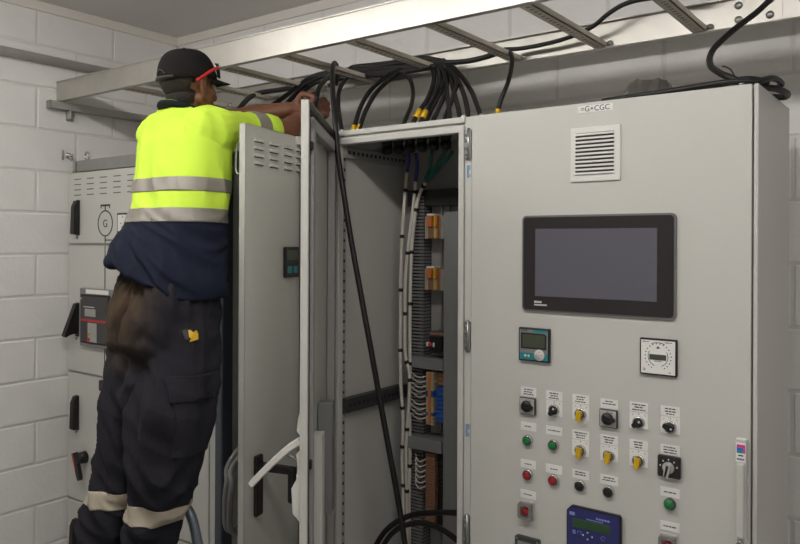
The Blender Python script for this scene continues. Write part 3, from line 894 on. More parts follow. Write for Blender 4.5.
# vertical row of cream terminals with blue relays
tb = obj('terminal_row', MB(MO).box(-1.606, -1.573, 2.315, 2.352, 0.99, 1.19), M['grey_t'], mc)
for k in range(17):
    z = 0.992 + k * 0.0115
    obj('terminal', MB(MO).box(-1.606, -1.573, 2.262, 2.316, z, z + 0.0102, 0.001), M['cream'] if k not in (9, 10, 3) else M['blue_t'], tb)
obj('marker', MB(MO).box(-1.594, -1.584, 2.258, 2.263, 0.995, 1.188), M['orange'], tb)
rl = obj('relay_row', MB(MO).box(-1.566, -1.534, 2.315, 2.352, 1.0, 1.19), M['dark'], mc)
for k in range(8):
    z = 1.004 + k * 0.0165
    obj('relay', MB(MO).box(-1.567, -1.5335, 2.27, 2.316, z, z + 0.0145, 0.001), M['blue_t'], rl)
for k in range(3):
    z = 1.139 + k * 0.0165
    obj('relay', MB(MO).box(-1.567, -1.5335, 2.28, 2.316, z, z + 0.0145, 0.001), M['brown'], rl)
mb = MB(MO)
for k in range(9):
    z = 1.17 - k * 0.018 - (0.01 if k > 4 else 0)
    mb.tube([(-1.606, 2.266, z), (-1.63, 2.252, z - 0.006), (-1.662, 2.258, z + 0.004), (-1.69, 2.27, z + 0.012)], 0.0022, n=6, sub=4)
obj('white_wires', mb, M['wire'], tb)
# lower terminals
tb = obj('terminal_row', MB(MO).box(-1.614, -1.571, 2.315, 2.352, 0.62, 0.887), M['brown'], mc)
for k in range(23):
    z = 0.622 + k * 0.0115
    obj('terminal', MB(MO).box(-1.614, -1.571, 2.272, 2.316, z, z + 0.0102, 0.001), M['brown'], tb)
rl = obj('relay_row', MB(MO).box(-1.566, -1.534, 2.30, 2.352, 0.62, 0.887), M['dark'], mc)
for k in range(14):
    z = 0.625 + k * 0.0185
    obj('relay', MB(MO).box(-1.567, -1.5335, 2.284, 2.302, z, z + 0.0165, 0.001), M['black'], rl)
mb = MB(MO)
for k in range(6):
    z = 0.86 - k * 0.02
    mb.tube([(-1.614, 2.285, z), (-1.632, 2.266, z - 0.01), (-1.652, 2.27, z - 0.004), (-1.668, 2.285, z + 0.012)], 0.0024, n=6, sub=4)
obj('white_wires', mb, M['wire'], tb)
for o in mc.children:
    n_ = o.name.split('.')[0]
    if n_ in ('terminal_block', 'contactor', 'terminal_row', 'relay_row', 'mounting_rail'):
        o.location.x += 0.042
    elif n_ in ('wire_duct', 'cross_duct'):
        o.location.x += 0.026
# cable glands in the roof of the cabinet
for k in range(6):
    x = -1.70 + k * 0.052
    mb = MB(MO)
    mb.lathe((x, 2.20, H - 0.006), (0, 0, -1), [(0, 0.021), (0.012, 0.021), (0.012, 0.018), (0.032, 0.018), (0.032, 0.021), (0.05, 0.019), (0.056, 0.012), (0.056, 0)], n=12)
    obj('cable_gland', mb, M['black'], mc)

# --- the door of the open cabinet, swung out about its left edge
ux, uy = 0.5695, -0.8220
md_me = MB()
DW = 0.618
md_me.box(0, DW, 0, 0.0018, 0.07, H + 0.002)
md_me.box(DW - 0.0018, DW, 0, 0.022, 0.07, H + 0.002)
md_me.box(0, 0.0018, 0, 0.022, 0.07, H + 0.002)
md_me.box(0, DW, 0, 0.022, H, H + 0.002)
md_me.box(0, DW, 0, 0.022, 0.07, 0.072)
md_me.box(DW - 0.014, DW, 0.0205, 0.022, 0.07, H)
md_me.box(0, 0.014, 0.0205, 0.022, 0.07, H)
md = obj('door', md_me, M['cab'], mc, loc=Vector((-1.797, 1.988, 0)) - Vector(MO))
md.rotation_euler = (0, 0, math.atan2(uy, ux))
mb = MB()
for x0_, x1_ in ((0.05, 0.085), (DW - 0.075, DW - 0.04)):
    mb.box(x0_, x1_, 0.004, 0.03, 0.12, H - 0.045, 0.002)
mb.box(0.05, DW - 0.04, 0.004, 0.03, H - 0.075, H - 0.04, 0.002)
mb.box(0.05, DW - 0.04, 0.004, 0.03, 0.11, 0.145, 0.002)
obj('tube_frame', mb, M['cab_in'], md)
mb = MB()
mb.box(0.02, 0.03, 0.002, 0.014, 0.1, H - 0.02).box(DW - 0.036, DW - 0.015, 0.002, 0.0215, 0.1, H - 0.02).box(0.02, DW - 0.016, 0.002, 0.016, H - 0.028, H - 0.014).box(0.02, DW - 0.016, 0.002, 0.014, 0.09, 0.1)
obj('seal', mb, M['seal'], md)
mb = MB()
mb.box(DW - 0.034, DW - 0.028, 0.014, 0.02, 0.2, H - 0.06)
obj('lock_rod', mb, M['steel'], md)
for z in (0.35, 1.04, 1.93):
    obj('rod_guide', MB().box(DW - 0.040, DW - 0.022, 0.004, 0.03, z - 0.012, z + 0.012, 0.002), M['black'], md)
mb = MB()
mb.box(0.41, 0.465, 0.004, 0.042, 0.745, 1.09, 0.002)
pk = obj('document_pocket', mb, M['offwhite'], md, label='grey document pocket on the inside of the door')
obj('pocket_side', MB().box(0.24, 0.30, 0.004, 0.05, 0.80, 1.15, 0.002), M['midgrey'], pk)
# handle housing and the swung-out white lever on the outside
mb = MB()
mb.prism([(0.0, 0.64), (-0.03, 0.68), (-0.03, 0.77), (-0.012, 0.79), (-0.012, 0.84), (-0.028, 0.86), (-0.02, 0.93), (0.0, 0.95)], 'x', DW - 0.06, DW - 0.02) if False else None
pr = [(0.0, 0.88), (-0.022, 0.905), (-0.026, 0.975), (-0.012, 1.0), (-0.009, 1.03), (-0.013, 1.07), (0.0, 1.08)]
mb.prism(pr, 'x', DW - 0.055, DW - 0.022)
mb.prism([(0.0, 1.12), (-0.012, 1.135), (-0.008, 1.17), (0.0, 1.20)], 'x', DW - 0.055, DW - 0.022)
hh = obj('handle_housing', mb, M['white'], md)
mb = MB()
path = smooth_path([(DW - 0.04, -0.004, 1.105), (DW - 0.04, -0.036, 1.084), (DW - 0.042, -0.072, 1.052), (DW - 0.045, -0.108, 1.017), (DW - 0.048, -0.145, 0.978)], 5)
rings = []
for i, p in enumerate(path):
    t = (path[min(i + 1, len(path) - 1)] - path[max(i - 1, 0)]).normalized()
    s_ = Vector((1, 0, 0))
    n_ = t.cross(s_).normalized()
    rings.append([p + s_ * a + n_ * b for a, b in ((-0.015, -0.006), (-0.008, -0.010), (0.008, -0.010), (0.015, -0.006), (0.015, 0.008), (0.005, 0.008), (0.005, 0.003), (-0.005, 0.003), (-0.005, 0.008), (-0.015, 0.008))])
mb.ring_tube(rings, smooth=False)
lv = obj('lever', mb, M['white'], md, label='white lever handle swung out from the open door')
obj('link', MB().cyl((DW - 0.04, -0.004, 1.045), (DW - 0.04, -0.05, 1.07), 0.004, n=8), M['steel'], lv)

# ------------------------------------------------------------------ narrow cabinet with the louvred door (behind the person)
NO = (-2.43, FY, 0)
nc = thing('narrow_cabinet', 'narrow open cabinet with a louvred door, where the man is working', 'cabinet', NO)
mb = MB(NO)
mb.box(-2.43, -2.39, FY + 0.004, DEP, 0.06, H)
mb.box(-1.94, -1.801, FY + 0.03, DEP, 0.06, H)
mb.box(-2.39, -1.94, DEP - 0.01, DEP, 0.06, H)
mb.box(-2.39, -1.94, FY + 0.02, DEP - 0.01, H - 0.004, H)
mb.box(-2.39, -1.94, FY + 0.02, DEP - 0.01, 0.06, 0.07)
mb.box(-2.39, -1.94, FY + 0.004, FY + 0.03, H - 0.03, H)
obj('body', mb, M['cab'], nc)
obj('plinth', MB(NO).box(-2.42, -1.81, 2.0, DEP - 0.02, 0, 0.061, 0.002), M['dark'], nc)
obj('front_upright', MB(NO).box(-2.40, -2.355, FY + 0.001, FY + 0.06, 0.07, H - 0.03, 0.008, 2), M['upright'], nc)
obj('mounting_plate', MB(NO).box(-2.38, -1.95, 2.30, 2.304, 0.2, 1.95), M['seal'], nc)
mb = MB(NO)
for x in (-2.27, -2.17, -2.07):
    mb.box(x - 0.02, x + 0.02, 2.27, 2.30, 0.4, 1.8, 0.002)
obj('busbar', mb, M['dark'], nc)
obj('breaker', MB(NO).box(-2.32, -2.02, 2.12, 2.27, 0.9, 1.25, 0.008, 2), M['black'], nc)
mb = MB(NO)
mb.tube([(-2.16, 2.11, 1.02), (-2.276,1.960,0.812), (-2.249,1.910,0.735), (-2.248,1.900,0.650), (-2.251,1.920,0.547), (-2.22, 2.02, 0.55)], 0.013, n=8)
mb.tube([(-2.12, 2.11, 1.0), (-2.247,1.950,0.804), (-2.211,1.900,0.734), (-2.211,1.890,0.649), (-2.228,1.920,0.544), (-2.18, 2.02, 0.55)], 0.012, n=8)
obj('white_cores', mb, M['midgrey'], nc)
# door
LW = 0.352
ang = math.atan2(-0.969, 0.248)
mb = MB()
# door frame: local x runs from the hinge to the free edge, outer face at y = 0, inner side at y = -0.022
mb.box(-0.005, LW, -0.0018, 0, 0.07, H)
mb.box(LW - 0.0018, LW, -0.023, 0, 0.07, H)
mb.box(-0.005, -0.003, -0.023, 0, 0.07, H)
mb.box(-0.005, LW, -0.023, 0, H - 0.002, H)
mb.box(-0.005, LW, -0.023, 0, 0.07, 0.072)
mb.box(LW - 0.014, LW, -0.023, -0.0215, 0.07, H)
ld = obj('door', mb, M['cab'], nc, loc=Vector((-1.956, 1.996, 0)) - Vector(NO), label='open door with pressed louvres and a black handle')
ld.rotation_euler = (0, 0, ang)
for cxl in (0.2725, 0.1775, 0.0825, -0.0):
    for k in range(4):
        z = 2.004 - k * 0.0255
        x0_, x1_ = cxl - 0.0275, cxl + 0.0275
        if cxl < 0.01:
            x0_, x1_ = 0.0, 0.0265
        mb = MB()
        mb.prism([(0.0, z + 0.007), (0.005, z + 0.003), (0.0095, z - 0.004), (0.0085, z - 0.005), (0.0, z - 0.004)], 'x', x0_, x1_)
        obj('louvre', mb, M['cab'], ld)
        obj('louvre_slot', MB().box(x0_ + 0.001, x1_ - 0.001, -0.0005, 0.0012, z - 0.0075, z - 0.0035), M['dark'], ld)  # dark strip paints the shade in the opening under each louvre
obj('slots', MB().box(0.245, 0.3, -0.0005, 0.0003, 1.92, 1.921), M['dark'], ld) if False else None
mt = obj('panel_meter', MB().box(0.018, 0.114, 0, 0.012, 1.535, 1.645, 0.003), M['black'], ld, label='small black meter on the louvred door')
obj('display', MB().box(0.028, 0.104, 0.011, 0.0128, 1.597, 1.633), M['lcd'], mt)
obj('keys', MB().box(0.03, 0.058, 0.011, 0.0128, 1.55, 1.575, 0.001).box(0.07, 0.1, 0.011, 0.0128, 1.55, 1.575, 0.001), M['teal'], mt)
mb = MB()
mb.box(0.256, 0.298, 0, 0.016, 0.74, 0.945, 0.006, 2)
hb = obj('handle_base', mb, M['black'], ld, label='black swing handle on the louvred door')
mb = MB()
mb.prism([(0.262, 0.012), (0.292, 0.012), (0.286, 0.15), (0.268, 0.15)], 'z', 0.895, 0.918)
mb.box(0.266, 0.288, 0.125, 0.15, 0.80, 0.918, 0.005)
obj('lever', mb, M['black'], hb)
obj('latch_hook', MB().tube([(LW - 0.02, -0.02, 1.99), (LW - 0.022, -0.045, 1.985), (LW - 0.022, -0.05, 1.90), (LW - 0.02, -0.03, 1.885)], 0.004, n=8), M['steel'], ld)

# ------------------------------------------------------------------ switchboard cabinet on the left
SO = (-3.508, FY, 0)
sb = thing('switchboard_cabinet', 'light grey switchboard on the left with a breaker, louvres and black handles', 'cabinet', SO)
SX0, SX1 = -3.508, -2.4305
obj('body', MB(SO).box(SX0, SX1, FY + 0.016, DEP, 0.06, 1.998, 0.001), M['cab'], sb)
obj('plinth', MB(SO).box(SX0 + 0.01, SX1 - 0.01, 2.0, DEP - 0.02, 0, 0.061, 0.002), M['dark'], sb)
obj('top_panel', MB(SO).box(SX0, SX1, FY + 0.03, DEP, 1.997, 2.05, 0.001), M['cab'], sb)
mb = MB(SO)
mb.box(-3.44, SX1, FY + 0.003, FY + 0.03, 2.002, 2.056, 0.001)
hb_ = obj('head_rail', mb, M['steel'], sb, label='bare zinc rail along the top of the switchboard')
mb = MB(SO)
mb.box(-3.478, -3.442, FY + 0.004, FY + 0.012, 2.0, 2.05, 0.001).box(-3.452, -3.442, FY - 0.012, FY + 0.012, 2.0, 2.05, 0.001)
mb.cyl((-3.466, FY + 0.004, 2.025), (-3.466, FY - 0.004, 2.025), 0.006, n=8)
obj('end_bracket', mb, M['steel'], sb)
mb = MB(SO)
for (cx, r) in ((-3.375, 0.019),):
    rings = []
    pts = [(cx + r * math.cos(a), FY + 0.02, 2.076 + r * math.sin(a)) for a in [2 * math.pi * i / 20 for i in range(20)]]
    mb.tube(pts, 0.0045, n=8, sub=2, closed=True)
mb.cyl((cx, FY + 0.02, 2.048), (cx, FY + 0.02, 2.06), 0.012, n=10)
obj('lifting_eye', mb, M['chrome'], sb)
obj('cover_strip', MB(SO).box(-3.33, -3.0, FY + 0.05, FY + 0.13, 2.05, 2.066, 0.002), M['offwhite'], sb)
for z0_, z1_ in ((1.654, 1.997), (1.031, 1.643), (0.409, 1.02), (0.066, 0.399)):
    for xa, xb in ((SX0 + 0.004, -2.905), (-2.898, SX1 - 0.003)):
        obj('door', MB(SO).box(xa, xb, FY, FY + 0.017, z0_, z1_, 0.0025, 2), M['cab'], sb)
for k in range(8):
    x = -3.453 + k * 0.111
    if x > -2.93:
        x += 0.03
    for j in range(4):
        z = 1.967 - j * 0.0257
        mb = MB(SO)
        mb.box(x, x + 0.058, FY - 0.001, FY + 0.001, z - 0.0045, z)
        obj('louvre_slot', mb, M['slot'], sb)
def swing_handle(z0, z1, open_=False):
    x0_, x1_ = -3.432, -3.402
    h = obj('handle_plate', MB(SO).box(x0_ - 0.002, x1_ + 0.002, FY - 0.006, FY, z0 - 0.004, z1 + 0.004, 0.003), M['black'], sb)
    mb = MB(SO)
    if open_:
        mb.prism([(FY - 0.004, z1), (FY - 0.016, z1), (FY - 0.075, z0 + 0.006), (FY - 0.066, z0 - 0.002), (FY - 0.052, z0 + 0.006), (FY - 0.03, z0 + 0.012), (FY - 0.004, z0 + 0.012)], 'x', x0_, x1_)
    else:
        mb.prism([(FY - 0.004, z1), (FY - 0.016, z1), (FY - 0.030, z1 - 0.03), (FY - 0.034, z0 + 0.006), (FY - 0.028, z0), (FY - 0.004, z0 + 0.002)], 'x', x0_, x1_)
    obj('handle', mb, M['black'], h)
    obj('lock', MB(SO).lathe((-3.427, FY, z0 - 0.014), (0, -1, 0), [(0, 0.007), (0.004, 0.007), (0.005, 0)], n=10), M['steel'], h)
swing_handle(1.696, 1.860); swing_handle(1.205, 1.362, True); swing_handle(0.752, 0.912); swing_handle(0.17, 0.315)
# mimic diagram: generator symbol
mb = MB(SO)
arc_band(mb, -3.185, 1.7475, 0.056, 0.0615, 0, 360, FY - 0.0012, FY + 0.0002, n=40)
mb.box(-3.223, -3.147, FY - 0.0012, FY, 1.828, 1.836).box(-3.188, -3.182, FY - 0.0012, FY, 1.809, 1.829)
mb.box(-3.223, -3.218, FY - 0.0012, FY, 1.818, 1.83).box(-3.152, -3.147, FY - 0.0012, FY, 1.818, 1.83)
mb.box(-3.188, -3.182, FY - 0.0012, FY, 1.655, 1.687).box(-3.188, -3.182, FY - 0.0012, FY, 1.44, 1.642)
mb.box(-3.182, -3.05, FY - 0.0012, FY, 1.667, 1.672)
mb.box(-3.188, -3.182, FY - 0.0012, FY, 1.034, 1.16)
mi = obj('mimic_line', mb, M['ink'], sb)
o = obj('lettering', text_mesh('G', 0.052), M['ink'], mi)
o.location = Vector((-3.184, FY - 0.001, 1.745)) - Vector(SO)
o.rotation_euler = (math.radians(90), 0, 0)
cd = obj('card_frame', MB(SO).box(-3.082, -2.94, FY - 0.006, FY, 1.684, 1.793, 0.002), M['black'], sb)
obj('card', MB(SO).box(-3.074, -2.948, FY - 0.0068, FY - 0.005, 1.71, 1.785), M['label'], cd)
obj('card', MB(SO).box(-3.074, -2.948, FY - 0.0068, FY - 0.005, 1.692, 1.703), M['label'], cd)
mb = MB(SO)
rnd = random.Random(4)
for k in range(9):
    x, z = rnd.uniform(-3.06, -2.965), rnd.uniform(1.72, 1.776)
    mb.box(x, x + 0.009, FY - 0.0073, FY - 0.0066, z, z + 0.006)
obj('print', mb, M['midgrey'], cd)
# breaker
bk = obj('breaker_frame', MB(SO).box(-3.366, -3.09, FY - 0.022, FY, 1.164, 1.440, 0.004), M['midgrey'], sb, label='grey framed circuit breaker with a red strip')
obj('recess', MB(SO).box(-3.352, -3.104, FY - 0.024, FY - 0.02, 1.18, 1.412), M['black'], bk)
obj('face', MB(SO).box(-3.338, -3.112, FY - 0.032, FY - 0.022, 1.19, 1.402, 0.003), M['dark'], bk)
obj('name_strip', MB(SO).box(-3.308, -3.12, FY - 0.024, FY - 0.021, 1.416, 1.436), M['label'], bk)
obj('red_strip', MB(SO).box(-3.338, -3.12, FY - 0.0335, FY - 0.031, 1.286, 1.296), M['redpl'], bk)
mb = MB(SO)
mb.box(-3.336, -3.33, FY - 0.0335, FY - 0.031, 1.388, 1.396).box(-3.31, -3.22, FY - 0.0335, FY - 0.031, 1.352, 1.356).box(-3.27, -3.262, FY - 0.0335, FY - 0.031, 1.27, 1.278)
obj('print', mb, M['offwhite'], bk)
obj('inner_panel', MB(SO).box(-3.275, -3.2, FY - 0.034, FY - 0.031, 1.19, 1.28, 0.001).box(-3.3, -3.21, FY - 0.034, FY - 0.031, 1.31, 1.345, 0.001), M['strut'], bk)
obj('yellow_button', MB(SO).lathe((-3.262, FY - 0.034, 1.228), (0, -1, 0), [(0, 0.0065), (0.003, 0.0065), (0.004, 0)], n=10), M['yellow'], bk)
obj('red_button', MB(SO).box(-3.274, -3.254, FY - 0.037, FY - 0.033, 1.192, 1.21, 0.001), M['redpl'], bk)
# rotary isolator handle
rh = obj('rotary_handle', MB(SO).lathe((-3.347, FY, 0.628), (0, -1, 0), [(0, 0.03), (0.02, 0.028), (0.035, 0.025), (0.036, 0)], n=24), M['black'], sb, label='black rotary handle with a red edge')
mb = MB(SO)
bar_knob(mb, -3.362, 0.606, 292, 0.085, 0.027, FY - 0.044, FY - 0.026)
mb.lathe((-3.347, FY - 0.03, 0.628), (0, -1, 0), [(0, 0.026), (0.012, 0.024), (0.014, 0)], n=20)
mb.box(-3.372, -3.345, FY - 0.042, FY - 0.026, 0.62, 0.65, 0.008)
obj('lever', mb, M['black'], rh)
mb = MB(SO)
bar_knob(mb, -3.377, 0.622, 292, 0.05, 0.007, FY - 0.0455, FY - 0.028)
obj('red_edge', mb, M['redpl'], rh)
# catch that shows beside the worker's leg
obj('cam_lock', MB(SO).box(-3.205, -3.165, FY - 0.02, FY, 0.965, 1.015, 0.004), M['black'], sb)

# ------------------------------------------------------------------ cables
def cable(label, pts, r, name='power_cable', group=None, m='cable', tags=(), sub=7, cat='cable'):
    base = Vector(pts[0])
    r *= 0.84
    o = obj(name, MB(base).tube(pts, r, n=9, sub=sub), M[m], loc=base)
    tag(o, label, cat, group)
    for (p, q) in tags:
        obj('yellow_marker', MB(base).cyl(p, q, r + 0.0016, n=10), M['yellow_tag'], o)
    return o
GT = 'black power cables in and under the cable ladder'
# cables lying in the ladder
cable('thick black cable lying in the ladder, its tail hanging left of the worker\'s arm', [(-2.538,2.200,2.231), (-2.584,2.280,2.292), (-2.642,2.380,2.347), (-2.639,2.440,2.373), (-2.463,2.450,2.374), (-2.275,2.450,2.392), (-2.071,2.450,2.400), (-1.830,2.450,2.400), (-1.671,2.450,2.385), (-1.574,2.410,2.336)], 0.0145, group=GT)
cable('black cable arching over the worker\'s forearm, lowest at the left of the bunch', [(-2.379,2.200,2.219), (-2.311,2.240,2.269), (-2.315,2.340,2.338), (-2.284,2.420,2.401), (-2.137,2.460,2.415), (-1.845,2.470,2.394), (-1.695,2.470,2.381)], 0.012, group=GT)
cable('black cable arching over the forearm, second of the bunch', [(-2.273,2.220,2.228), (-2.254,2.260,2.278), (-2.240,2.330,2.344), (-2.170,2.400,2.391), (-1.972,2.430,2.389), (-1.716,2.430,2.368)], 0.012, group=GT)
cable('black cable arching over the forearm, third of the bunch', [(-2.219,2.220,2.222), (-2.226,2.280,2.287), (-2.221,2.360,2.351), (-2.122,2.410,2.378), (-1.911,2.420,2.368), (-1.711,2.410,2.355)], 0.012, group=GT)
cable('thick black cable across the middle of the ladder, topmost of the bundle', [(-2.085,2.400,2.371), (-2.097,2.460,2.418), (-2.002,2.480,2.420), (-1.853,2.480,2.413), (-1.758,2.490,2.418), (-1.640,2.460,2.383)], 0.014, group=GT)
cable('thick black cable in the ladder bundle that frays toward the fan of drops', [(-2.134,2.360,2.327), (-2.124,2.400,2.363), (-2.010,2.410,2.363), (-1.833,2.400,2.346), (-1.719,2.400,2.347), (-1.618,2.400,2.348)], 0.0135, group=GT)
cable('cable held in the worker\'s hands', [(-2.152,2.380,2.380), (-2.089,2.280,2.333), (-2.048,2.200,2.281), (-2.015,2.150,2.229), (-2.047,2.170,2.181), (-2.092,2.200,2.141)], 0.0115, group=GT)
cable('black cable running from the ladder bundle to the single loop on its right', [(-1.698,2.440,2.387), (-1.596,2.430,2.365), (-1.492,2.430,2.356), (-1.396,2.430,2.362), (-1.330,2.410,2.367)], 0.0125, group=GT)
cable('single black cable looping down to the closed cabinet from the right of the ladder', [(-1.262,2.250,2.108), (-1.249,2.250,2.151), (-1.238,2.280,2.217), (-1.266,2.360,2.299), (-1.304,2.420,2.356), (-1.344,2.450,2.381), (-1.292,2.470,2.381), (-1.191,2.470,2.382), (-1.091,2.460,2.389), (-1.002,2.440,2.404), (-0.937,2.420,2.432), (-0.879,2.420,2.455), (-0.797,2.420,2.458), (-0.641,2.420,2.441)], 0.0095, group=GT, tags=(((-1.263,2.250,2.105), (-1.258,2.250,2.122)),))
# the hanging cable in front
cable('long black cable hooked over the ladder, hanging in front of the open cabinet', [(-2.073,2.330,2.323), (-2.012,2.270,2.362), (-1.966,2.200,2.370), (-1.878,2.090,2.302), (-1.794,2.000,2.191), (-1.732,1.945,2.070), (-1.711,1.935,1.964), (-1.679,1.930,1.824), (-1.642,1.930,1.653), (-1.601,1.930,1.485), (-1.557,1.930,1.304), (-1.522,1.940,1.124), (-1.487,1.950,0.946), (-1.468,1.970,0.796), (-1.457,1.990,0.661), (-1.461,2.030,0.496), (-1.461,2.060,0.315)], 0.0115, group=GT)
cable('black cable hanging straight down just behind the long hooked cable', [(-2.062,2.380,2.352), (-2.033,2.310,2.298), (-1.964,2.220,2.215), (-1.892,2.150,2.131), (-1.841,2.110,2.061)], 0.0105, group=GT)
# pair with yellow markers over the left of the open cabinet
cable('left cable of the pair with yellow markers at the left of the open cabinet top', [(-1.800,2.410,2.368), (-1.830,2.370,2.336), (-1.837,2.270,2.260), (-1.834,2.200,2.178), (-1.822,2.150,2.090), (-1.812,2.130,2.061)], 0.0105, group=GT, tags=(((-1.824,2.155,2.101), (-1.818,2.140,2.077)),))
cable('right cable of the pair with yellow markers at the left of the open cabinet top', [(-1.780,2.410,2.357), (-1.797,2.360,2.322), (-1.799,2.260,2.246), (-1.796,2.190,2.165), (-1.784,2.140,2.093), (-1.774,2.120,2.064)], 0.0105, group=GT, tags=(((-1.788,2.145,2.100), (-1.783,2.130,2.077)),))
cable('black cable curling out in a bow left of the fan of drops', [(-1.773,2.400,2.338), (-1.699,2.340,2.294), (-1.641,2.280,2.230), (-1.607,2.220,2.165), (-1.593,2.170,2.112), (-1.588,2.140,2.072)], 0.0095, group=GT)
# the fan of drops into the roof of the open cabinet
fan = [
    ('drop with a yellow marker, first of the fan', [(-1.651,2.420,2.357), (-1.587,2.340,2.279), (-1.552,2.250,2.193), (-1.543,2.180,2.130), (-1.544,2.140,2.082)], 1),
    ('drop with a yellow marker, second of the fan', [(-1.632,2.420,2.354), (-1.564,2.340,2.276), (-1.523,2.240,2.188), (-1.509,2.170,2.122), (-1.503,2.130,2.077)], 1),
    ('third drop of the fan', [(-1.629,2.430,2.364), (-1.555,2.360,2.279), (-1.521,2.270,2.196), (-1.504,2.200,2.136), (-1.495,2.150,2.079)], 0),
    ('fourth drop of the fan', [(-1.620,2.430,2.362), (-1.548,2.370,2.280), (-1.502,2.280,2.199), (-1.474,2.200,2.133), (-1.459,2.140,2.078)], 0),
    ('fifth drop of the fan, crossing its neighbour', [(-1.636,2.440,2.374), (-1.570,2.390,2.309), (-1.502,2.300,2.217), (-1.428,2.200,2.136), (-1.385,2.140,2.081)], 0),
    ('sixth drop of the fan, crossing its neighbour', [(-1.610,2.430,2.361), (-1.501,2.360,2.272), (-1.456,2.270,2.192), (-1.425,2.190,2.127), (-1.409,2.140,2.080)], 0),
    ('seventh drop of the fan', [(-1.627,2.440,2.377), (-1.558,2.400,2.313), (-1.471,2.300,2.213), (-1.390,2.200,2.132), (-1.344,2.140,2.081)], 0),
    ('eighth drop of the fan', [(-1.622,2.440,2.380), (-1.547,2.410,2.321), (-1.449,2.320,2.222), (-1.366,2.220,2.135), (-1.319,2.150,2.083)], 0),
    ('last drop of the fan at its right', [(-1.612,2.440,2.379), (-1.524,2.410,2.314), (-1.421,2.330,2.224), (-1.338,2.240,2.142), (-1.286,2.180,2.087)], 0)]
for lb, pts, mk in fan:
    tg = ()
    if mk:
        a, b = Vector(pts[-2]), Vector(pts[-1])
        tg = ((a.lerp(b, -0.15), a.lerp(b, 0.5)),)
    cable('black cable ' + lb + ' over the open cabinet', pts, 0.0105, group=GT, tags=tg)
# coil lying on top of the closed cabinet
Z1 = 2.0665
coil = [(-0.432,2.391,2.380), (-0.466,2.360,2.337), (-0.512,2.300,2.282), (-0.549,2.240,2.225), (-0.555,2.200,2.187), (-0.540,2.150,2.150), (-0.504,2.090,2.115), (-0.470,2.060,2.093)]
cable('black cable coming down from the ladder and coiled on the closed cabinet', coil + [(-0.42,2.07,2.067), (-0.375,2.14,2.065), (-0.362,2.215,2.063), (-0.378,2.262,2.064), (-0.42,2.24,2.066), (-0.47,2.18,2.068), (-0.56,2.12,2.07), (-0.66,2.07,2.07), (-0.74,2.05,2.066), (-0.80,2.08,2.065), (-0.78,2.14,2.065), (-0.69,2.15,2.068), (-0.58,2.11,2.076), (-0.5,2.07,2.08), (-0.43,2.06,2.083), (-0.39,2.11,2.08)], 0.0105, name='coiled_cable')
cable('second black cable lying along the front of the closed cabinet top', [(-0.80,2.03,2.063), (-0.72,2.012,2.063), (-0.62,2.004,2.064), (-0.53,2.0,2.067), (-0.46,2.0,2.069), (-0.40,2.03,2.069), (-0.375,2.09,2.084), (-0.368,2.17,2.084), (-0.388,2.222,2.084)], 0.0095, name='coiled_cable')
cable('thin cable tie tail standing up from the coil on the closed cabinet', [(-0.458,2.060,2.092), (-0.470,2.070,2.114), (-0.485,2.080,2.126), (-0.496,2.090,2.131)], 0.0022, name='cable_tie', cat='cable tie')
# plastic film
random.seed(5)
mb = MB((-0.72, 2.15, H))
gx, gy = 9, 6
rows = []
for i in range(gx):
    row = []
    for j in range(gy):
        x = -0.835 + 0.16 * i / (gx - 1) + random.uniform(-0.006, 0.006)
        y = 2.16 + 0.14 * j / (gy - 1) + random.uniform(-0.006, 0.006)
        e = min(i / 2.5, (gx - 1 - i) / 1.0 + 0.6, 1.0) * (0.55 if j == 0 else 1.0)
        row.append((x, y, H + 0.003 + 0.092 * e + random.uniform(-0.006, 0.006)))
    rows.append(row)
vs = [p for r in rows for p in r]
fs = [[i * gy + j, (i + 1) * gy + j, (i + 1) * gy + j + 1, i * gy + j + 1] for i in range(gx - 1) for j in range(gy - 1)]
n0 = len(vs)
vs += [(p[0], p[1], H + 0.0025) for p in vs]
fs += [[f[0] + n0, f[3] + n0, f[2] + n0, f[1] + n0] for f in fs]
for i in range(gx - 1):
    fs.append([i * gy, n0 + i * gy, n0 + (i + 1) * gy, (i + 1) * gy])
    fs.append([i * gy + gy - 1, (i + 1) * gy + gy - 1, n0 + (i + 1) * gy + gy - 1, n0 + i * gy + gy - 1])
for j in range(gy - 1):
    fs.append([j, j + 1, n0 + j + 1, n0 + j])
    a = (gx - 1) * gy + j
    fs.append([a, n0 + a, n0 + a + 1, a + 1])
mb._add(vs, fs)
tag(obj('plastic_sheet', mb, M['film'], loc=(-0.72, 2.15, H)), 'crumpled dark plastic sheet on the closed cabinet behind the coil', 'plastic sheet')

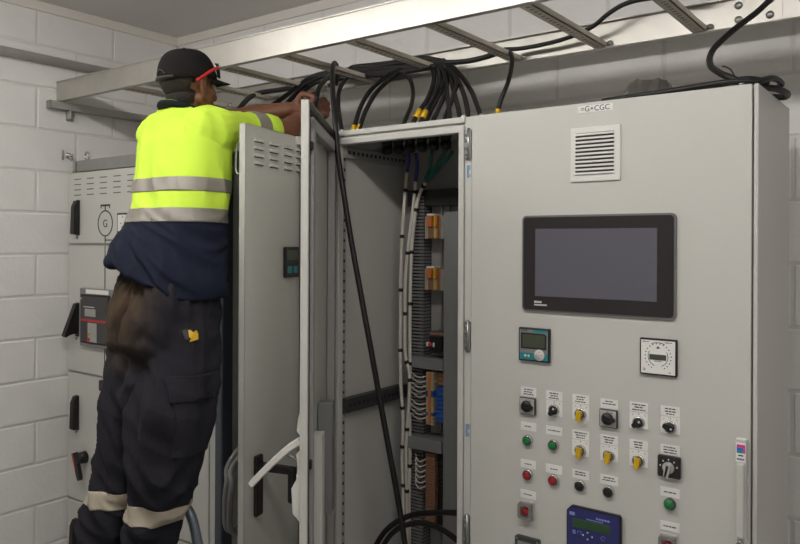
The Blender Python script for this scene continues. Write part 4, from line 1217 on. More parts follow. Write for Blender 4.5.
# wires inside the open cabinet
def loom(label, pts, r, ends, ties):
    base = Vector(pts[0])
    r *= 0.8
    o = obj('wire_loom', MB(base).tube(pts, r, n=8, sub=6), M['wire'], loc=base)
    tag(o, label, 'wire', 'white wire looms in the open cabinet')
    for m, p in ends:
        obj('core_wires', MB(base).tube(p, 0.007, n=7, sub=5), M[m], o)
    sp = smooth_path(pts, 6)
    for t in ties:
        i = int(t * (len(sp) - 2))
        d = (sp[i + 1] - sp[i]).normalized()
        obj('cable_tie', MB(base).cyl(sp[i] - d * 0.006, sp[i] + d * 0.006, r + 0.0025, n=9), M['black'], o)
    return o
loom('left of the three white wire looms in the open cabinet', [(-1.653,2.260,1.931), (-1.662,2.260,1.842), (-1.666,2.250,1.710), (-1.672,2.250,1.559), (-1.673,2.250,1.409), (-1.673,2.250,1.258), (-1.670,2.250,1.127), (-1.659,2.250,0.997), (-1.663,2.250,0.846), (-1.656,2.250,0.697), (-1.657,2.250,0.472), (-1.651,2.250,0.249)], 0.0082,
     [('bluecore', [(-1.620,2.220,1.996), (-1.632,2.240,1.970), (-1.653,2.260,1.928)])], (0.08, 0.2, 0.33, 0.47, 0.62, 0.72, 0.8))
loom('middle of the three white wire looms in the open cabinet', [(-1.621,2.270,1.897), (-1.630,2.270,1.803), (-1.643,2.260,1.672), (-1.651,2.250,1.522), (-1.652,2.250,1.372), (-1.649,2.250,1.241), (-1.630,2.250,1.169), (-1.634,2.250,1.038), (-1.645,2.250,0.886), (-1.639,2.250,0.701), (-1.633,2.250,0.478), (-1.632,2.250,0.254)], 0.0078,
     [('bluecore', [(-1.584,2.220,1.987), (-1.600,2.250,1.946), (-1.621,2.270,1.893)])], (0.06, 0.22, 0.36, 0.5, 0.58, 0.7, 0.82))
loom('right of the three white wire looms in the open cabinet', [(-1.576,2.280,1.895), (-1.607,2.280,1.848), (-1.622,2.275,1.785), (-1.632,2.265,1.653), (-1.635,2.260,1.485), (-1.636,2.260,1.335), (-1.635,2.260,1.185), (-1.637,2.260,1.035), (-1.634,2.260,0.886), (-1.637,2.260,0.698), (-1.634,2.260,0.474), (-1.635,2.260,0.250)], 0.0085,
     [('greencore', [(-1.427,2.220,1.983), (-1.489,2.250,1.940), (-1.571,2.280,1.891)]), ('greencore', [(-1.453,2.220,1.992), (-1.515,2.250,1.941), (-1.577,2.275,1.888)]), ('greencore', [(-1.513,2.220,1.989), (-1.542,2.250,1.943), (-1.581,2.275,1.895)])], (0.05, 0.19, 0.3, 0.41, 0.55, 0.66, 0.78))
cable('upper of the two black cables looping out at the foot of the open cabinet', [(-1.685,2.100,0.544), (-1.631,2.100,0.626), (-1.584,2.120,0.673), (-1.524,2.140,0.704), (-1.439,2.140,0.729), (-1.345,2.120,0.754), (-1.255,2.100,0.770)], 0.012, name='looped_cable')
cable('lower of the two black cables looping out at the foot of the open cabinet', [(-1.651,2.080,0.531), (-1.597,2.080,0.622), (-1.548,2.090,0.669), (-1.483,2.100,0.695), (-1.416,2.100,0.700), (-1.343,2.080,0.696), (-1.279,2.060,0.682), (-1.243,2.050,0.659)], 0.0115, name='looped_cable')

# ------------------------------------------------------------------ the worker
V = Vector
FT = V((0.05, 1, 0)).normalized()              # the way the trunk faces
LT = V((FT.y, -FT.x, 0))                       # the wearer's right
PB = V((-2.049,1.391,0.535)); PB.z = 0.505         # where he stands

def ering(c, L, D, a, b, n=30, e=2.2):
    out = []
    for i in range(n):
        t = 2 * math.pi * i / n
        ct, st = math.cos(t), math.sin(t)
        out.append(V(c) + L * a * math.copysign(abs(ct) ** (2 / e), ct) + D * b * math.copysign(abs(st) ** (2 / e), st))
    return out
def trunk(mb, lst, L=LT, D=FT, e=2.2, sub=3):
    cs = smooth_path([p[0] for p in lst], sub)
    k = len(cs)
    rings = []
    for i, c in enumerate(cs):
        t = i / (k - 1) * (len(lst) - 1)
        q = min(int(t), len(lst) - 2)
        f = t - q
        f = f * f * (3 - 2 * f)
        a = lst[q][1] * (1 - f) + lst[q + 1][1] * f
        b = lst[q][2] * (1 - f) + lst[q + 1][2] * f
        rings.append(ering(c, L, D, a, b, e=e))
    mb.ring_tube(rings)
def limb(mb, lst, n=16, sub=4):
    """a tapering round limb through (point, radius) with rounded ends"""
    P = smooth_path([p[0] for p in lst], sub)
    k = len(P)
    R = []
    for i in range(k):
        t = i / (k - 1) * (len(lst) - 1)
        q = min(int(t), len(lst) - 2)
        f = t - q
        R.append(lst[q][1] * (1 - f) + lst[q + 1][1] * f)
    d0, d1 = (P[0] - P[1]).normalized(), (P[-1] - P[-2]).normalized()
    P = [P[0] + d0 * R[0] * 0.95, P[0] + d0 * R[0] * 0.7] + P + [P[-1] + d1 * R[-1] * 0.7, P[-1] + d1 * R[-1] * 0.95]
    R = [R[0] * 0.3, R[0] * 0.72] + R + [R[-1] * 0.72, R[-1] * 0.3]
    rings, prev = [], None
    for i, p in enumerate(P):
        t = (P[min(i + 1, len(P) - 1)] - P[max(i - 1, 0)]).normalized()
        a = t.orthogonal().normalized() if prev is None else (prev - t * prev.dot(t)).normalized()
        prev = a
        b = t.cross(a)
        rings.append([p + (a * math.cos(2 * math.pi * q / n) + b * math.sin(2 * math.pi * q / n)) * R[i] for q in range(n)])
    mb.ring_tube(rings)
def bake(mb, voxel, it=6, fac=0.5):
    me = mb.mesh('tmp')
    o = bpy.data.objects.new('tmp', me)
    C.objects.link(o)
    m = o.modifiers.new('r', 'REMESH')
    m.mode = 'VOXEL'
    m.voxel_size = voxel
    s = o.modifiers.new('s', 'SMOOTH')
    s.iterations = it
    s.factor = fac
    dg = bpy.context.evaluated_depsgraph_get()
    dg.update()
    r = bpy.data.meshes.new_from_object(o.evaluated_get(dg))
    bpy.data.objects.remove(o)
    bpy.data.meshes.remove(me)
    r.materials.clear()
    for p in r.polygons:
        p.use_smooth = True
    return r
def displace(me, fn):
    ns = [v.normal.copy() for v in me.vertices]
    for v, n in zip(me.vertices, ns):
        v.co += n * fn(v.co)
    me.update()
def band(me, planes, name, m, parent, off=0.003, keep=None, label=None):
    """a strip of the garment between planes (point, normal), lifted off the cloth and given thickness"""
    bm = bmesh.new()
    bm.from_mesh(me)
    for p, n in planes:
        bmesh.ops.bisect_plane(bm, geom=list(bm.verts) + list(bm.edges) + list(bm.faces), plane_co=p, plane_no=n, clear_outer=True)
    if keep:
        bmesh.ops.delete(bm, geom=[f for f in bm.faces if not keep(f.calc_center_median(), f.normal)], context='FACES')
    bm.normal_update()
    ns = {v: v.normal.copy() for v in bm.verts}
    for v in bm.verts:
        v.co += ns[v] * off
    for f in bm.faces:
        f.smooth = True
    r = bpy.data.meshes.new(name)
    bm.to_mesh(r)
    bm.free()
    o = obj(name, r, m, parent, label=label)
    sd = o.modifiers.new('thickness', 'SOLIDIFY')
    sd.thickness = off * 0.8
    sd.offset = -1
    return o

# joints
Lsh, Rsh = V((-2.312,1.657,2.050)), V((-2.020,1.650,2.041))
Lel, Rel = V((-2.310,1.982,2.144)), V((-2.044,2.018,2.086))
Lwr, Rwr = V((-2.132,2.127,2.195)), V((-2.126,2.195,2.164))
# --- head frame
HC = V((-2.192,1.678,2.222))
fH = V((0.03, 0.99, -0.02)).normalized()
rH = fH.cross(V((0, 0, 1))).normalized()
uH = rH.cross(fH).normalized()
def hp(x, y, z):
    return HC + rH * x + fH * y + uH * z
HAX = (rH, fH, uH)

def hand(mb, W, d, nrm, side, curl, thumb, scale=1.0):
    d, nrm, side = d.normalized(), nrm.normalized(), side.normalized()
    offs = (0.029, 0.010, -0.009, -0.027)
    lens = ((0.043, 0.026, 0.021), (0.047, 0.030, 0.022), (0.043, 0.028, 0.021), (0.034, 0.021, 0.018))
    heads = (0.088, 0.091, 0.086, 0.078)
    limb(mb, [(W - d * 0.02, 0.026), (W + d * 0.02, 0.027), (W + d * 0.055, 0.025)], n=12)
    for i in range(4):
        k = W + d * heads[i] * scale + side * offs[i] * scale
        limb(mb, [(W + d * 0.01 + side * offs[i] * 0.5, 0.017), (W + d * 0.05 + side * offs[i] * 0.85, 0.0145), (k, 0.0115)], n=10)
        dd = d + side * (offs[i] * 2.0)
        dd.normalize()
        p = k
        pts = [(p, 0.0105)]
        a = 0
        for j, l in enumerate(lens[i]):
            a += curl[i][j]
            v = dd * math.cos(math.radians(a)) + nrm * math.sin(math.radians(a))
            p = p + v * l * scale
            pts.append((p, (0.0095, 0.0088, 0.0078)[j]))
        limb(mb, pts, n=10, sub=3)
    t0 = W + d * 0.025 + side * 0.022 + nrm * 0.006
    t1 = t0 + (d * 0.45 + side * 0.75 + nrm * 0.4).normalized() * 0.042
    t2 = t1 + (d * thumb[0] + side * thumb[1] + nrm * thumb[2]).normalized() * 0.034
    t3 = t2 + (d * (thumb[0] + 0.1) + side * (thumb[1] - 0.25) + nrm * (thumb[2] + 0.3)).normalized() * 0.028
    limb(mb, [(t0, 0.017), (t1, 0.0125), (t2, 0.0108), (t3, 0.009)], n=10, sub=3)

# --- body: one continuous skin
mb = MB(PB)
# trunk under the clothes
trunk(mb, [((-2.054,1.475,1.392), 0.14, 0.11), ((-2.054,1.493,1.504), 0.15, 0.11), ((-2.074,1.535,1.650), 0.14, 0.10), ((-2.101,1.577,1.836), 0.155, 0.11), ((-2.154,1.625,1.998), 0.165, 0.10), ((-2.182,1.641,2.076), 0.15, 0.075), ((-2.197,1.649,2.103), 0.085, 0.06), ((-2.202,1.652,2.128), 0.055, 0.055)])
limb(mb, [(V((-2.202,1.652,2.107)), 0.058), (V((-2.197,1.661,2.140)), 0.056), (hp(0, -0.015, -0.06), 0.058), (hp(0, 0.0, -0.02), 0.06)])
# head
mb.sphere(hp(0, -0.012, 0.028), (0.075, 0.096, 0.088), 28, HAX)
mb.sphere(hp(0, 0.028, -0.035), (0.062, 0.066, 0.082), 24, HAX)
mb.sphere(hp(0, 0.052, -0.088), (0.034, 0.032, 0.026), 18, HAX)
mb.sphere(hp(0, 0.076, 0.022), (0.05, 0.018, 0.014), 16, HAX)
for s in (-1, 1):
    mb.sphere(hp(s * 0.036, 0.066, -0.022), (0.022, 0.02, 0.02), 14, HAX)
    limb(mb, [(hp(s * 0.060, 0.0, -0.055), 0.018), (hp(s * 0.042, 0.045, -0.088), 0.016)], n=10)
    # ears: rim, lobe and the root to the skull
    e0 = hp(s * 0.077, -0.012, -0.005)
    limb(mb, [(hp(s * 0.070, 0.020, -0.042), 0.008), (hp(s * 0.081, 0.006, -0.050), 0.007), (hp(s * 0.094, -0.014, -0.022), 0.0065), (hp(s * 0.095, -0.016, 0.004), 0.0065), (hp(s * 0.087, 0.002, 0.018), 0.0065), (hp(s * 0.074, 0.018, 0.008), 0.0065)], n=8)
    mb.sphere(hp(s * 0.078, 0.002, -0.016), (0.009, 0.016, 0.028), 12, HAX)
limb(mb, [(hp(0, 0.088, 0.012), 0.010), (hp(0, 0.100, -0.012), 0.012), (hp(0, 0.108, -0.030), 0.014)], n=12)
for s in (-1, 1):
    mb.sphere(hp(s * 0.012, 0.099, -0.034), (0.009, 0.011, 0.008), 10, HAX)
limb(mb, [(hp(-0.024, 0.084, -0.062), 0.009), (hp(0, 0.092, -0.060), 0.010), (hp(0.024, 0.084, -0.062), 0.009)], n=10)
# arms
limb(mb, [(Rsh, 0.05), (Rsh.lerp(Rel, 0.55), 0.046), (Rel.lerp(Rsh, 0.15), 0.047), (Rel, 0.047), (Rel.lerp(Rwr, 0.35), 0.046), (Rwr, 0.029)])
limb(mb, [(Lsh, 0.06), (Lsh.lerp(Lel, 0.55), 0.054), (Lel, 0.046), (Lel.lerp(Lwr, 0.35), 0.046), (Lel.lerp(Lwr, 0.7), 0.038), (Lwr, 0.029)])
camdir = V((0.6, -0.8, 0))
imr = V((0.80, 0.60, 0))
hand(mb, Lwr, (imr * 0.9 + V((0, 0, -0.02)) - camdir * 0.15), camdir, V((0, 0, 1)), ((45, 65, 45), (55, 65, 45), (60, 65, 45), (60, 65, 45)), (0.95, -0.15, 0.5), 0.92)
hand(mb, Rwr, (imr * 0.72 + V((0, 0, 0.45)) + camdir * 0.2), -camdir + V((0, 0, -0.2)), V((-0.45, -0.3, 0.8)), ((40, 60, 45), (45, 60, 45), (50, 60, 45), (55, 60, 45)), (0.85, 0.25, -0.25))
# legs under the trousers
LH, RH = V((-2.161,1.470,1.395)), V((-1.950,1.478,1.402))
LK, RK = V((-2.128,1.394,1.024)), V((-1.930,1.399,1.055))
LA, RA = V((-2.208,1.372,0.578)), V((-2.024,1.410,0.589))
for h, k, a in ((LH, LK, LA), (RH, RK, RA)):
    limb(mb, [(h, 0.08), (h.lerp(k, 0.5), 0.066), (k, 0.048), (k.lerp(a, 0.35), 0.046), (a, 0.034)])
    limb(mb, [(V((a.x, a.y - 0.02, PB.z + 0.05)), 0.036), (V((a.x, a.y + 0.06, PB.z + 0.045)), 0.036), (V((a.x, a.y + 0.16, PB.z + 0.035)), 0.026)])
person = bake(mb, 0.0042, 5)
person = obj('person', person, M['skin'], loc=PB)
tag(person, 'man in a lime and navy work shirt and black cap, reaching over the open cabinets', 'person')

# --- face details
for s in (-1, 1):
    e = obj('eye', MB(PB).sphere(hp(s * 0.031, 0.079, 0.0), 0.0118, 14, HAX), M['eyewhite'], person)
    obj('iris', MB(PB).sphere(hp(s * 0.031, 0.0885, 0.0), (0.0055, 0.003, 0.0055), 10, HAX), M['iris'], e)
mb = MB(PB)
limb(mb, [(hp(-0.022, 0.0905, -0.061), 0.003), (hp(0, 0.0995, -0.0585), 0.005), (hp(0.022, 0.0905, -0.061), 0.003)], n=8)
limb(mb, [(hp(-0.020, 0.0905, -0.066), 0.003), (hp(0, 0.0985, -0.068), 0.0055), (hp(0.020, 0.0905, -0.066), 0.003)], n=8)
obj('lips', mb, M['lips'], person)
# --- hair below the cap
mb = MB(PB)
mb.sphere(hp(0, -0.014, 0.018), (0.0785, 0.0985, 0.092), 40, HAX)
hm = mb
bm = hm.bm
def hl(co):
    w_ = co + PB - HC
    return w_.dot(rH), w_.dot(fH), w_.dot(uH)
bmesh.ops.delete(bm, geom=[v for v in bm.verts if (lambda q: q[1] > 0.03 or q[2] < -0.075 or (abs(q[0]) > 0.03 and (q[1] - 0.004) ** 2 + (q[2] + 0.018) ** 2 < 0.0011 or q[1] > 0.024 and q[2] < 0.03 or q[2] < -0.05 and q[1] > -0.035))(hl(v.co))], context='VERTS')
mb.sphere(hp(0, -0.022, -0.05), (0.062, 0.061, 0.058), 24, HAX)
mb2 = mb.mesh('hair')
o = obj('hair', mb2, M['hair'], person)
sd = o.modifiers.new('thickness', 'SOLIDIFY'); sd.thickness = 0.004
# --- cap
CT = -9.0
mb = MB(PB)
fC = (fH * math.cos(math.radians(CT)) - uH * math.sin(math.radians(CT))).normalized()
uC = rH.cross(fC).normalized()
CC = hp(0, -0.008, 0.026)
def cpt(x, y, z):
    return CC + rH * x + fC * y + uC * z
rings = []
NSEG = 36
for i in range(13):
    th = math.pi / 2 * i / 12.4
    r = math.cos(th) ** 0.62 if th < math.pi / 2 else 0
    z = -0.012 + 0.108 * math.sin(th) ** 1.05
    rings.append([cpt(0.0905 * r * math.cos(2 * math.pi * q / NSEG), 0.110 * r * math.sin(2 * math.pi * q / NSEG), z) for q in range(NSEG)])
mb.ring_tube([[p * 1.0 for p in rings[0]]] + rings[1:], cap=False)
# close the crown
mb._add(rings[-1], [list(range(NSEG))], True)
cap_ = obj('cap', mb, M['capcloth'], person)
sd = cap_.modifiers.new('thickness', 'SOLIDIFY'); sd.thickness = 0.003
obj('button', MB(PB).sphere(cpt(0, 0, 0.0965), (0.008, 0.008, 0.005), 10), M['capcloth'], cap_)
mb = MB(PB)
vs, fs = [], []
NB = 15
for lay_ in range(2):
    for i in range(NB):
        a = math.radians(20 + 140 * i / (NB - 1))
        x0_, y0_ = 0.0895 * math.cos(a), 0.108 * math.sin(a)
        ext = 0.070 * math.sin((a - math.radians(20)) / math.radians(140) * math.pi) ** 0.6
        for j in range(5):
            t = j / 4
            x, y = x0_ * (1 - 0.1 * t), y0_ + ext * t
            vs.append(cpt(x, y, -0.010 - 0.012 * t - 1.6 * x * x * (0.4 + 0.6 * t) - 0.003 * lay_))
for lay_ in range(2):
    b0 = lay_ * NB * 5
    for i in range(NB - 1):
        for j in range(4):
            f = [b0 + i * 5 + j, b0 + (i + 1) * 5 + j, b0 + (i + 1) * 5 + j + 1, b0 + i * 5 + j + 1]
            fs.append(f if lay_ == 0 else f[::-1])
n1 = NB * 5
for i in range(NB - 1):
    fs.append([i * 5 + 4, (i + 1) * 5 + 4, n1 + (i + 1) * 5 + 4, n1 + i * 5 + 4])
    fs.append([i * 5, (i + 1) * 5, n1 + (i + 1) * 5, n1 + i * 5])
mb._add(vs, fs, True)
obj('brim', mb, M['capcloth'], cap_)
# strap and opening at the back
mb = MB(PB)
mb.tube([cpt(0.086 * math.cos(a), 0.108 * math.sin(a), -0.008) * 1.0 for a in [math.radians(235 + 7 * i) for i in range(11)]], 0.0085, n=8, sub=2)
obj('strap', mb, M['black'], cap_)
mb = MB(PB)
pts = [cpt(0.0925 * math.cos(a), 0.1122 * math.sin(a), 0.004 + 0.016 * math.sin(math.pi * i / 8)) for i, a in enumerate([math.radians(256 + 3.6 * i) for i in range(9)])]
mb.tube(pts, 0.0022, n=6, sub=2)
obj('opening_edge', mb, M['dark'], cap_)
# --- sunglasses pushed up on the front of the cap
mb = MB(PB)
mb.tube([cpt((0.1) * math.cos(a), 0.121 * math.sin(a), 0.036) for a in [math.radians(90 - 58 + 8.3 * i) for i in range(15)]], 0.0032, n=8, sub=2)
sgl = obj('sunglasses', mb, M['lens'], person, label='sunglasses with red arms pushed up on the cap')
for s in (-1, 1):
    pts = [cpt(s * 0.066, 0.094, 0.026), cpt(s * 0.086, 0.068, 0.022), cpt(s * 0.096, 0.03, 0.008), cpt(s * 0.097, -0.008, -0.012), cpt(s * 0.094, -0.030, -0.026)]
    obj('glasses_arm', MB(PB).tube(pts, 0.0056, n=8), M['redpl'], sgl)
for s in (-1, 1):
    mb = MB(PB)
    rr = []
    for i in range(7):
        a = math.radians(90 - s * (8 + 8 * i))
        wv = 0.027 * math.sin(math.pi * (i + 0.6) / 7.2) ** 0.5
        c = lambda z, e: cpt((0.099 + e) * math.cos(a), (0.119 + e) * math.sin(a), z)
        rr.append([c(0.018 - wv, 0.0), c(0.018 - wv, 0.003), c(0.018, 0.005), c(0.018 + wv, 0.003), c(0.018 + wv, 0.0), c(0.018, 0.002)])
    mb.ring_tube(rr)
    obj('lens', mb, M['lens'], sgl)

# --- shirt
mb = MB(PB)
trunk(mb, [(V((-2.057,1.491,1.517)), 0.205, 0.165), (V((-2.062,1.506,1.575)), 0.198, 0.157), (V((-2.074,1.535,1.660)), 0.187, 0.145), (V((-2.091,1.566,1.785)), 0.182, 0.14), (V((-2.126,1.608,1.915)), 0.186, 0.138), (V((-2.151,1.627,1.994)), 0.182, 0.128), (V((-2.178,1.638,2.054)), 0.165, 0.10), (V((-2.190,1.648,2.098)), 0.120, 0.082), (V((-2.204,1.650,2.136)), 0.075, 0.07)], e=2.3)
limb(mb, [(Rsh.lerp(V((-2.185,1.639,2.072)), 0.25), 0.082), (Rsh + V((0, 0, -0.004)), 0.084), (V((-2.032,1.784,2.065)), 0.063), (V((-2.041,1.878,2.074)), 0.059)])
rcuff = V((-2.037,1.949,2.078))
mb.cyl(V((-2.041,1.859,2.071)), rcuff, 0.059, 0.058, n=26)
limb(mb, [(Lsh.lerp(V((-2.185,1.639,2.072)), 0.25), 0.082), (Lsh + V((0, 0, -0.004)), 0.084), (Lsh.lerp(Lel, 0.5), 0.072), (Lsh.lerp(Lel, 0.78), 0.066)])
shirt = bake(mb, 0.0062, 5)
def nz(p, k, s=0.0):
    return noise.noise(V((p[0] * k[0] + s, p[1] * k[1] + s * 1.7, p[2] * k[2] - s)))
def ridge(x):
    return 1 - abs(x) * 2.2
def shirt_fold(p):
    w_ = p + PB
    zz = w_.z
    # drag lines running from the shoulder blades down to the waist, gathers near the hem
    a = ridge(nz((p.x + 0.55 * p.z, p.y, p.z * 0.55 - 0.3 * p.x), (11, 11, 9), 3.1)) * 0.009
    low = min(1, max(0, (1.80 - zz) / 0.2))
    b = ridge(nz((p.x * 0.5, p.y * 0.5, p.z + 0.5 * p.x), (7, 7, 24), 8.4)) * 0.015 * low
    c = nz(p, (5, 5, 5), 1.0) * 0.010
    return a + b + c - 0.007
displace(shirt, shirt_fold)
for v in shirt.vertices:
    w_ = v.co + PB
    f_ = min(1.0, max(0.0, (1.735 - w_.z) / 0.17))
    q_ = (w_ - V((-2.058,1.496,1.523))).dot(LT)
    v.co.z += f_ * (0.052 - 0.275 * q_ - 0.875 * q_ * q_)
ZU, ZL = 1.846, 1.746
bm = bmesh.new()
bm.from_mesh(shirt)
bmesh.ops.bisect_plane(bm, geom=list(bm.verts) + list(bm.edges) + list(bm.faces), plane_co=V((0, 0, ZL - 0.016 - PB.z)), plane_no=V((0, 0, 1)))
for f in bm.faces:
    f.material_index = 1 if f.calc_center_median().z < ZL - 0.016 - PB.z else 0
bm.to_mesh(shirt)
bm.free()
shirt_o = obj('shirt', shirt, [M['hiviz'], M['navy']], person, label='lime yellow shirt with a navy lower half')
for zc in (ZU, ZL):
    band(shirt, [(V((0, 0, zc + 0.0225 - PB.z)), V((0, 0, 1))), (V((0, 0, zc - 0.0225 - PB.z)), V((0, 0, -1)))], 'reflective_tape', M['tape'], shirt_o)
ax = (rcuff - Rsh).normalized()
tc_ = V((-2.028,1.856,2.072)) - PB
band(shirt, [(tc_ + ax * 0.027, ax), (tc_ - ax * 0.027, -ax)], 'reflective_tape', M['tape'], shirt_o, keep=lambda c, n: (c - tc_).length < 0.12)
axl = (Lel - Lsh).normalized()
tcl = Lsh.lerp(Lel, 0.55) - PB
band(shirt, [(tcl + axl * 0.025, axl), (tcl - axl * 0.025, -axl)], 'reflective_tape', M['tape'], shirt_o, keep=lambda c, n: (c - tcl).length < 0.11)
# collar
cc0 = V((-2.200,1.646,2.124))
cax = (V((-2.200,1.659,2.183)) - V((-2.197,1.649,2.120))).normalized()
cr = rH
cf = cax.cross(cr).normalized() * -1
mb = MB(PB)
pts = [cc0 + LT * 0.068 * math.cos(a) + FT * 0.064 * math.sin(a) + V((0, 0, -0.018 * math.sin(a))) for a in [2 * math.pi * i / 20 for i in range(20)]]
mb.tube(pts, 0.0135, n=10, sub=2, closed=True)
col = obj('collar', mb, M['collar'], shirt_o)
mb = MB(PB)
mb.tube([p + V((0, 0, 0.008)) + (p - cc0).normalized() * 0.0045 for p in pts], 0.0035, n=8, sub=2, closed=True)
obj('green_edge', mb, M['green_rib'], col)

# --- trousers
STAIN = tuple(V((-2.090,1.385,1.438)) - PB)
M['trousers'] = trouser_material()
mb = MB(PB)
trunk(mb, [(V((-2.068,1.514,1.595)), 0.165, 0.125), (V((-2.053,1.488,1.504)), 0.183, 0.145), (V((-2.047,1.474,1.424)), 0.195, 0.163), (V((-2.044,1.464,1.345)), 0.188, 0.155), (V((-2.042,1.459,1.294)), 0.15, 0.12)], e=2.3)
limb(mb, [(V((-2.155,1.462,1.376)), 0.108), (V((-2.144,1.433,1.242)), 0.103), (V((-2.130,1.406,1.086)), 0.093), (V((-2.134,1.384,0.955)), 0.080), (V((-2.149,1.366,0.842)), 0.070), (V((-2.181,1.355,0.735)), 0.080), (V((-2.204,1.363,0.614)), 0.08), (V((-2.211,1.371,0.529)), 0.074)], n=22)
limb(mb, [(V((-1.943,1.476,1.377)), 0.116), (V((-1.932,1.454,1.237)), 0.116), (V((-1.932,1.410,1.114)), 0.122), (V((-1.933,1.390,0.996)), 0.108), (V((-1.960,1.389,0.853)), 0.077), (V((-1.999,1.391,0.720)), 0.068), (V((-2.027,1.408,0.567)), 0.07)], n=22)
for s_ in (-1, 1):
    mb.sphere(V((-2.043,1.471,1.409)) + LT * s_ * 0.092 - FT * 0.040, (0.098, 0.098, 0.15), 22)
limb(mb, [(V((-2.081,1.430,1.329)), 0.10), (V((-2.065,1.391,1.209)), 0.075), (V((-2.078,1.382,1.098)), 0.055)], n=20)
tro = bake(mb, 0.0068, 6)
RC = [V((-1.932,1.454,1.237)), V((-1.932,1.410,1.114)), V((-1.933,1.390,0.996)), V((-1.963,1.387,0.853))]
PELV = V((-2.054,1.475,1.440))
def tro_fold(p):
    w_ = p + PB
    legs = min(1, max(0, (1.36 - w_.z) / 0.25))
    v = ridge(nz((p.x + 0.25 * p.z, p.y - 0.15 * p.z, p.z), (12, 12, 3.0), 2.2)) * 0.021 * (0.45 + 0.55 * legs)
    k = ridge(nz((p.x * 0.6, p.y * 0.6, p.z + 0.7 * p.x), (6, 6, 15), 5.0)) * 0.019 * min(1, max(0.3, 1 - abs(w_.z - 0.82) / 0.3))
    c = nz(p, (6, 6, 4), 4.0) * 0.012
    lat = (w_ - PELV).dot(LT) - 0.012 * math.sin(w_.z * 31)
    back = (w_ - PELV).dot(FT) < 0.02
    g = 0.0
    if back:
        # the seam between the seat halves, and the folds that run down from it
        g -= 0.030 * math.exp(-(lat / 0.020) ** 2) * min(1, max(0, (w_.z - 1.12) / 0.15)) * min(1, max(0, (1.53 - w_.z) / 0.08))
        for q0, z0_, am in ((-0.05, 1.30, 0.006), (0.075, 1.27, 0.008), (0.13, 1.36, 0.008)):
            u = (w_.z - z0_) + 0.9 * abs(lat - q0) - 0.02
            g -= am * math.exp(-(u / 0.022) ** 2) * math.exp(-((lat - q0) / 0.07) ** 2)
    # gathers under the waistband
    wst = min(1, max(0, (w_.z - 1.40) / 0.12))
    g += 0.006 * wst * math.sin(math.atan2((w_ - PELV).dot(LT), (w_ - PELV).dot(FT)) * 26 + 2.0 * nz(p, (7, 7, 3), 6.0))
    return v + k + c + g - 0.009
displace(tro, tro_fold)
tro_o = obj('trousers', tro, M['trousers'], person, label='dark work trousers with a dusty seat')
TL_, TR_ = V((-2.150,1.366,0.854)), V((-1.963,1.387,0.842))
for c, r2_, hw, lean in ((TL_, TR_, 0.0265, V((0.0, 0.03, 1))), (TR_, TL_, 0.027, V((0.06, -0.02, 1)))):
    n_ = lean.normalized()
    p_ = c - PB
    band(tro, [(p_ + n_ * hw, n_), (p_ - n_ * hw, -n_)], 'reflective_tape', M['tape2'], tro_o, keep=lambda q, n, p_=p_, r_=r2_ - PB: math.hypot(q.x - p_.x, q.y - p_.y) < min(0.13, math.hypot(q.x - r_.x, q.y - r_.y)) and abs(q.z - p_.z) < 0.08)
# cargo pocket and flap on the right thigh
rc = V((-1.927,1.432,1.172)) - PB
zt_, zf_, zb_ = 1.657 - (375 - 244) / 745 * 2.25 - PB.z, 1.657 - (399 - 244) / 745 * 2.25 - PB.z, 1.657 - (452 - 244) / 745 * 2.25 - PB.z
kp = lambda q, n: q.x > rc.x and abs(q.y - rc.y) < 0.2
pkt = band(tro, [(V((0, 0, zf_ + 0.02)), V((0, 0, 1))), (V((0, 0, zb_)), V((0, 0, -1))), (V((0, rc.y + 0.085, 0)), V((0, 1, 0))), (V((0, rc.y - 0.085, 0)), V((0, -1, 0))), (V((rc.x + 0.01, 0, 0)), V((-1, 0, 0)))], 'cargo_pocket', M['trousers'], tro_o, off=0.005)
band(tro, [(V((0, 0, zt_)), V((0, 0, 1))), (V((0, 0, zf_)), V((0, 0, -1))), (V((0, rc.y + 0.09, 0)), V((0, 1, 0))), (V((0, rc.y - 0.09, 0)), V((0, -1, 0))), (V((rc.x + 0.01, 0, 0)), V((-1, 0, 0)))], 'pocket_flap', M['trousers'], tro_o, off=0.009)
# yellow mark sewn on the right hip
bvh = BVHTree.FromPolygons([v.co.copy() for v in tro.vertices], [list(p.vertices) for p in tro.polygons])
q = V((-1.818,1.414,1.389)) - PB
hit, nrm_, _, _ = bvh.find_nearest(q)
right = V((0, 0, 1)).cross(nrm_).normalized()
upv = nrm_.cross(right).normalized()
def decal(pts, name, m, parent, lift=0.004):
    mb = MB()
    def s3(a, b, l):
        c = hit + right * a + upv * b
        h, n, _, _ = bvh.find_nearest(c)
        return h + n * l
    n = len(pts)
    vs = [s3(a, b, lift) for a, b in pts] + [s3(a, b, 0.0) for a, b in pts]
    fs = [list(range(n)), [n + i for i in range(n)][::-1]] + [[i, (i + 1) % n, n + (i + 1) % n, n + i] for i in range(n)]
    mb._add(vs, fs)
    return obj(name, mb, m, parent)
lg = decal([(-0.012, 0.018), (-0.004, 0.016), (0.002, 0.008), (0.014, 0.014), (0.018, 0.002), (0.016, -0.014), (0.004, -0.016), (-0.014, -0.020), (-0.006, -0.010), (-0.012, -0.004)], 'yellow_mark', M['yellow'], tro_o)
decal([(-0.030, 0.020), (-0.014, 0.020), (-0.014, -0.012), (-0.026, -0.012)], 'dark_mark', M['black'], tro_o)
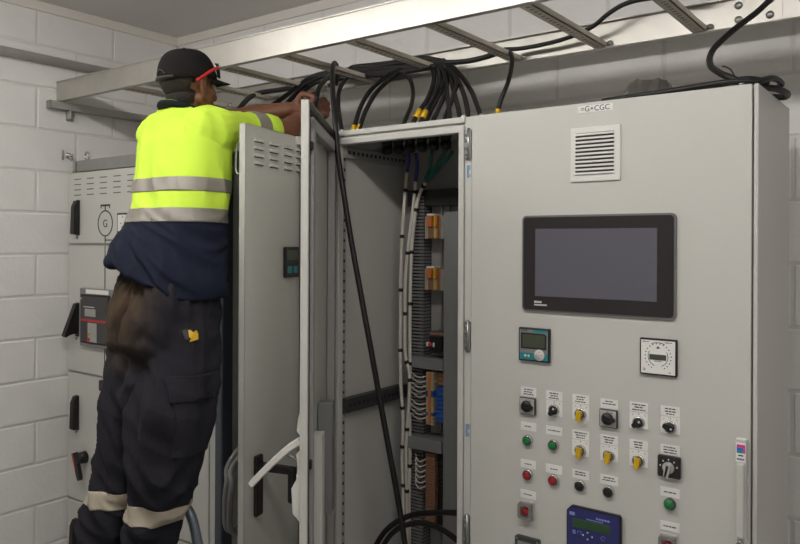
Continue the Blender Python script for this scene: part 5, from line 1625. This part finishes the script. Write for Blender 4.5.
# --- boots
for nm, a in (('l', LA), ('r', RA)):
    mb = MB(PB)
    cx, cy = a.x, a.y
    limb(mb, [(V((cx, cy - 0.005, PB.z + 0.16)), 0.055), (V((cx, cy, PB.z + 0.07)), 0.054)], n=16)
    limb(mb, [(V((cx, cy - 0.03, PB.z + 0.055)), 0.047), (V((cx, cy + 0.06, PB.z + 0.055)), 0.048), (V((cx, cy + 0.15, PB.z + 0.05)), 0.046)], n=16)
    b = obj('boot', bake(mb, 0.006, 4), M['boot'], person)
    mb = MB(PB)
    pr = [(cx - 0.042, cy - 0.085), (cx + 0.042, cy - 0.085), (cx + 0.046, cy + 0.0), (cx + 0.053, cy + 0.12), (cx + 0.036, cy + 0.195), (cx - 0.036, cy + 0.195), (cx - 0.053, cy + 0.12), (cx - 0.046, cy)]
    mb.prism(pr, 'z', PB.z - 0.003, PB.z + 0.022)
    obj('sole', mb, M['sole'], b)

# ------------------------------------------------------------------ step stool he stands on
sx, sy = (LA.x + RA.x) / 2, (LA.y + RA.y) / 2 + 0.06
LO = V((sx, sy, 0))
ls = thing('step_stool', 'tubular step stool with a bent handrail under the worker', 'step stool', LO)
TZ = PB.z - 0.003
hw = 0.25
mb = MB(LO)
mb.box(sx - hw, sx + hw, sy - 0.17, sy + 0.17, TZ - 0.03, TZ, 0.006, 2)
obj('platform', mb, M['dark'], ls)
obj('step', MB(LO).box(sx - hw, sx + hw, sy - 0.42, sy - 0.22, TZ / 2 - 0.03, TZ / 2, 0.006, 2), M['dark'], ls)
for s in (-1, 1):
    x = sx + s * (hw + 0.012)
    obj('leg', MB(LO).tube([(x, sy + 0.16, TZ - 0.015), (x, sy + 0.22, 0.014)], 0.014, n=10, sub=1), M['ladder'], ls)
    obj('leg', MB(LO).tube([(x, sy - 0.16, TZ - 0.015), (x, sy - 0.45, 0.014)], 0.014, n=10, sub=1), M['ladder'], ls)
    obj('side_bar', MB(LO).tube([(x, sy - 0.17, TZ - 0.015), (x, sy + 0.17, TZ - 0.015)], 0.013, n=10, sub=1), M['ladder'], ls)
hr_ = [V((-1.950,1.565,0.579)), V((-1.969,1.551,0.676)), V((-1.986,1.544,0.749)), V((-2.014,1.542,0.786)), V((-2.072,1.549,0.788)), V((-2.163,1.556,0.757)), V((-2.250,1.566,0.721)), V((-2.313,1.569,0.668)), V((-2.342,1.572,0.578)), V((-2.347,1.581,0.467))]
obj('handrail', MB(LO).tube([V((hr_[0].x, hr_[0].y, TZ - 0.015))] + hr_[0:] + [V((hr_[-1].x, hr_[-1].y, TZ - 0.015))], 0.0165, n=12), M['ladder'], ls)
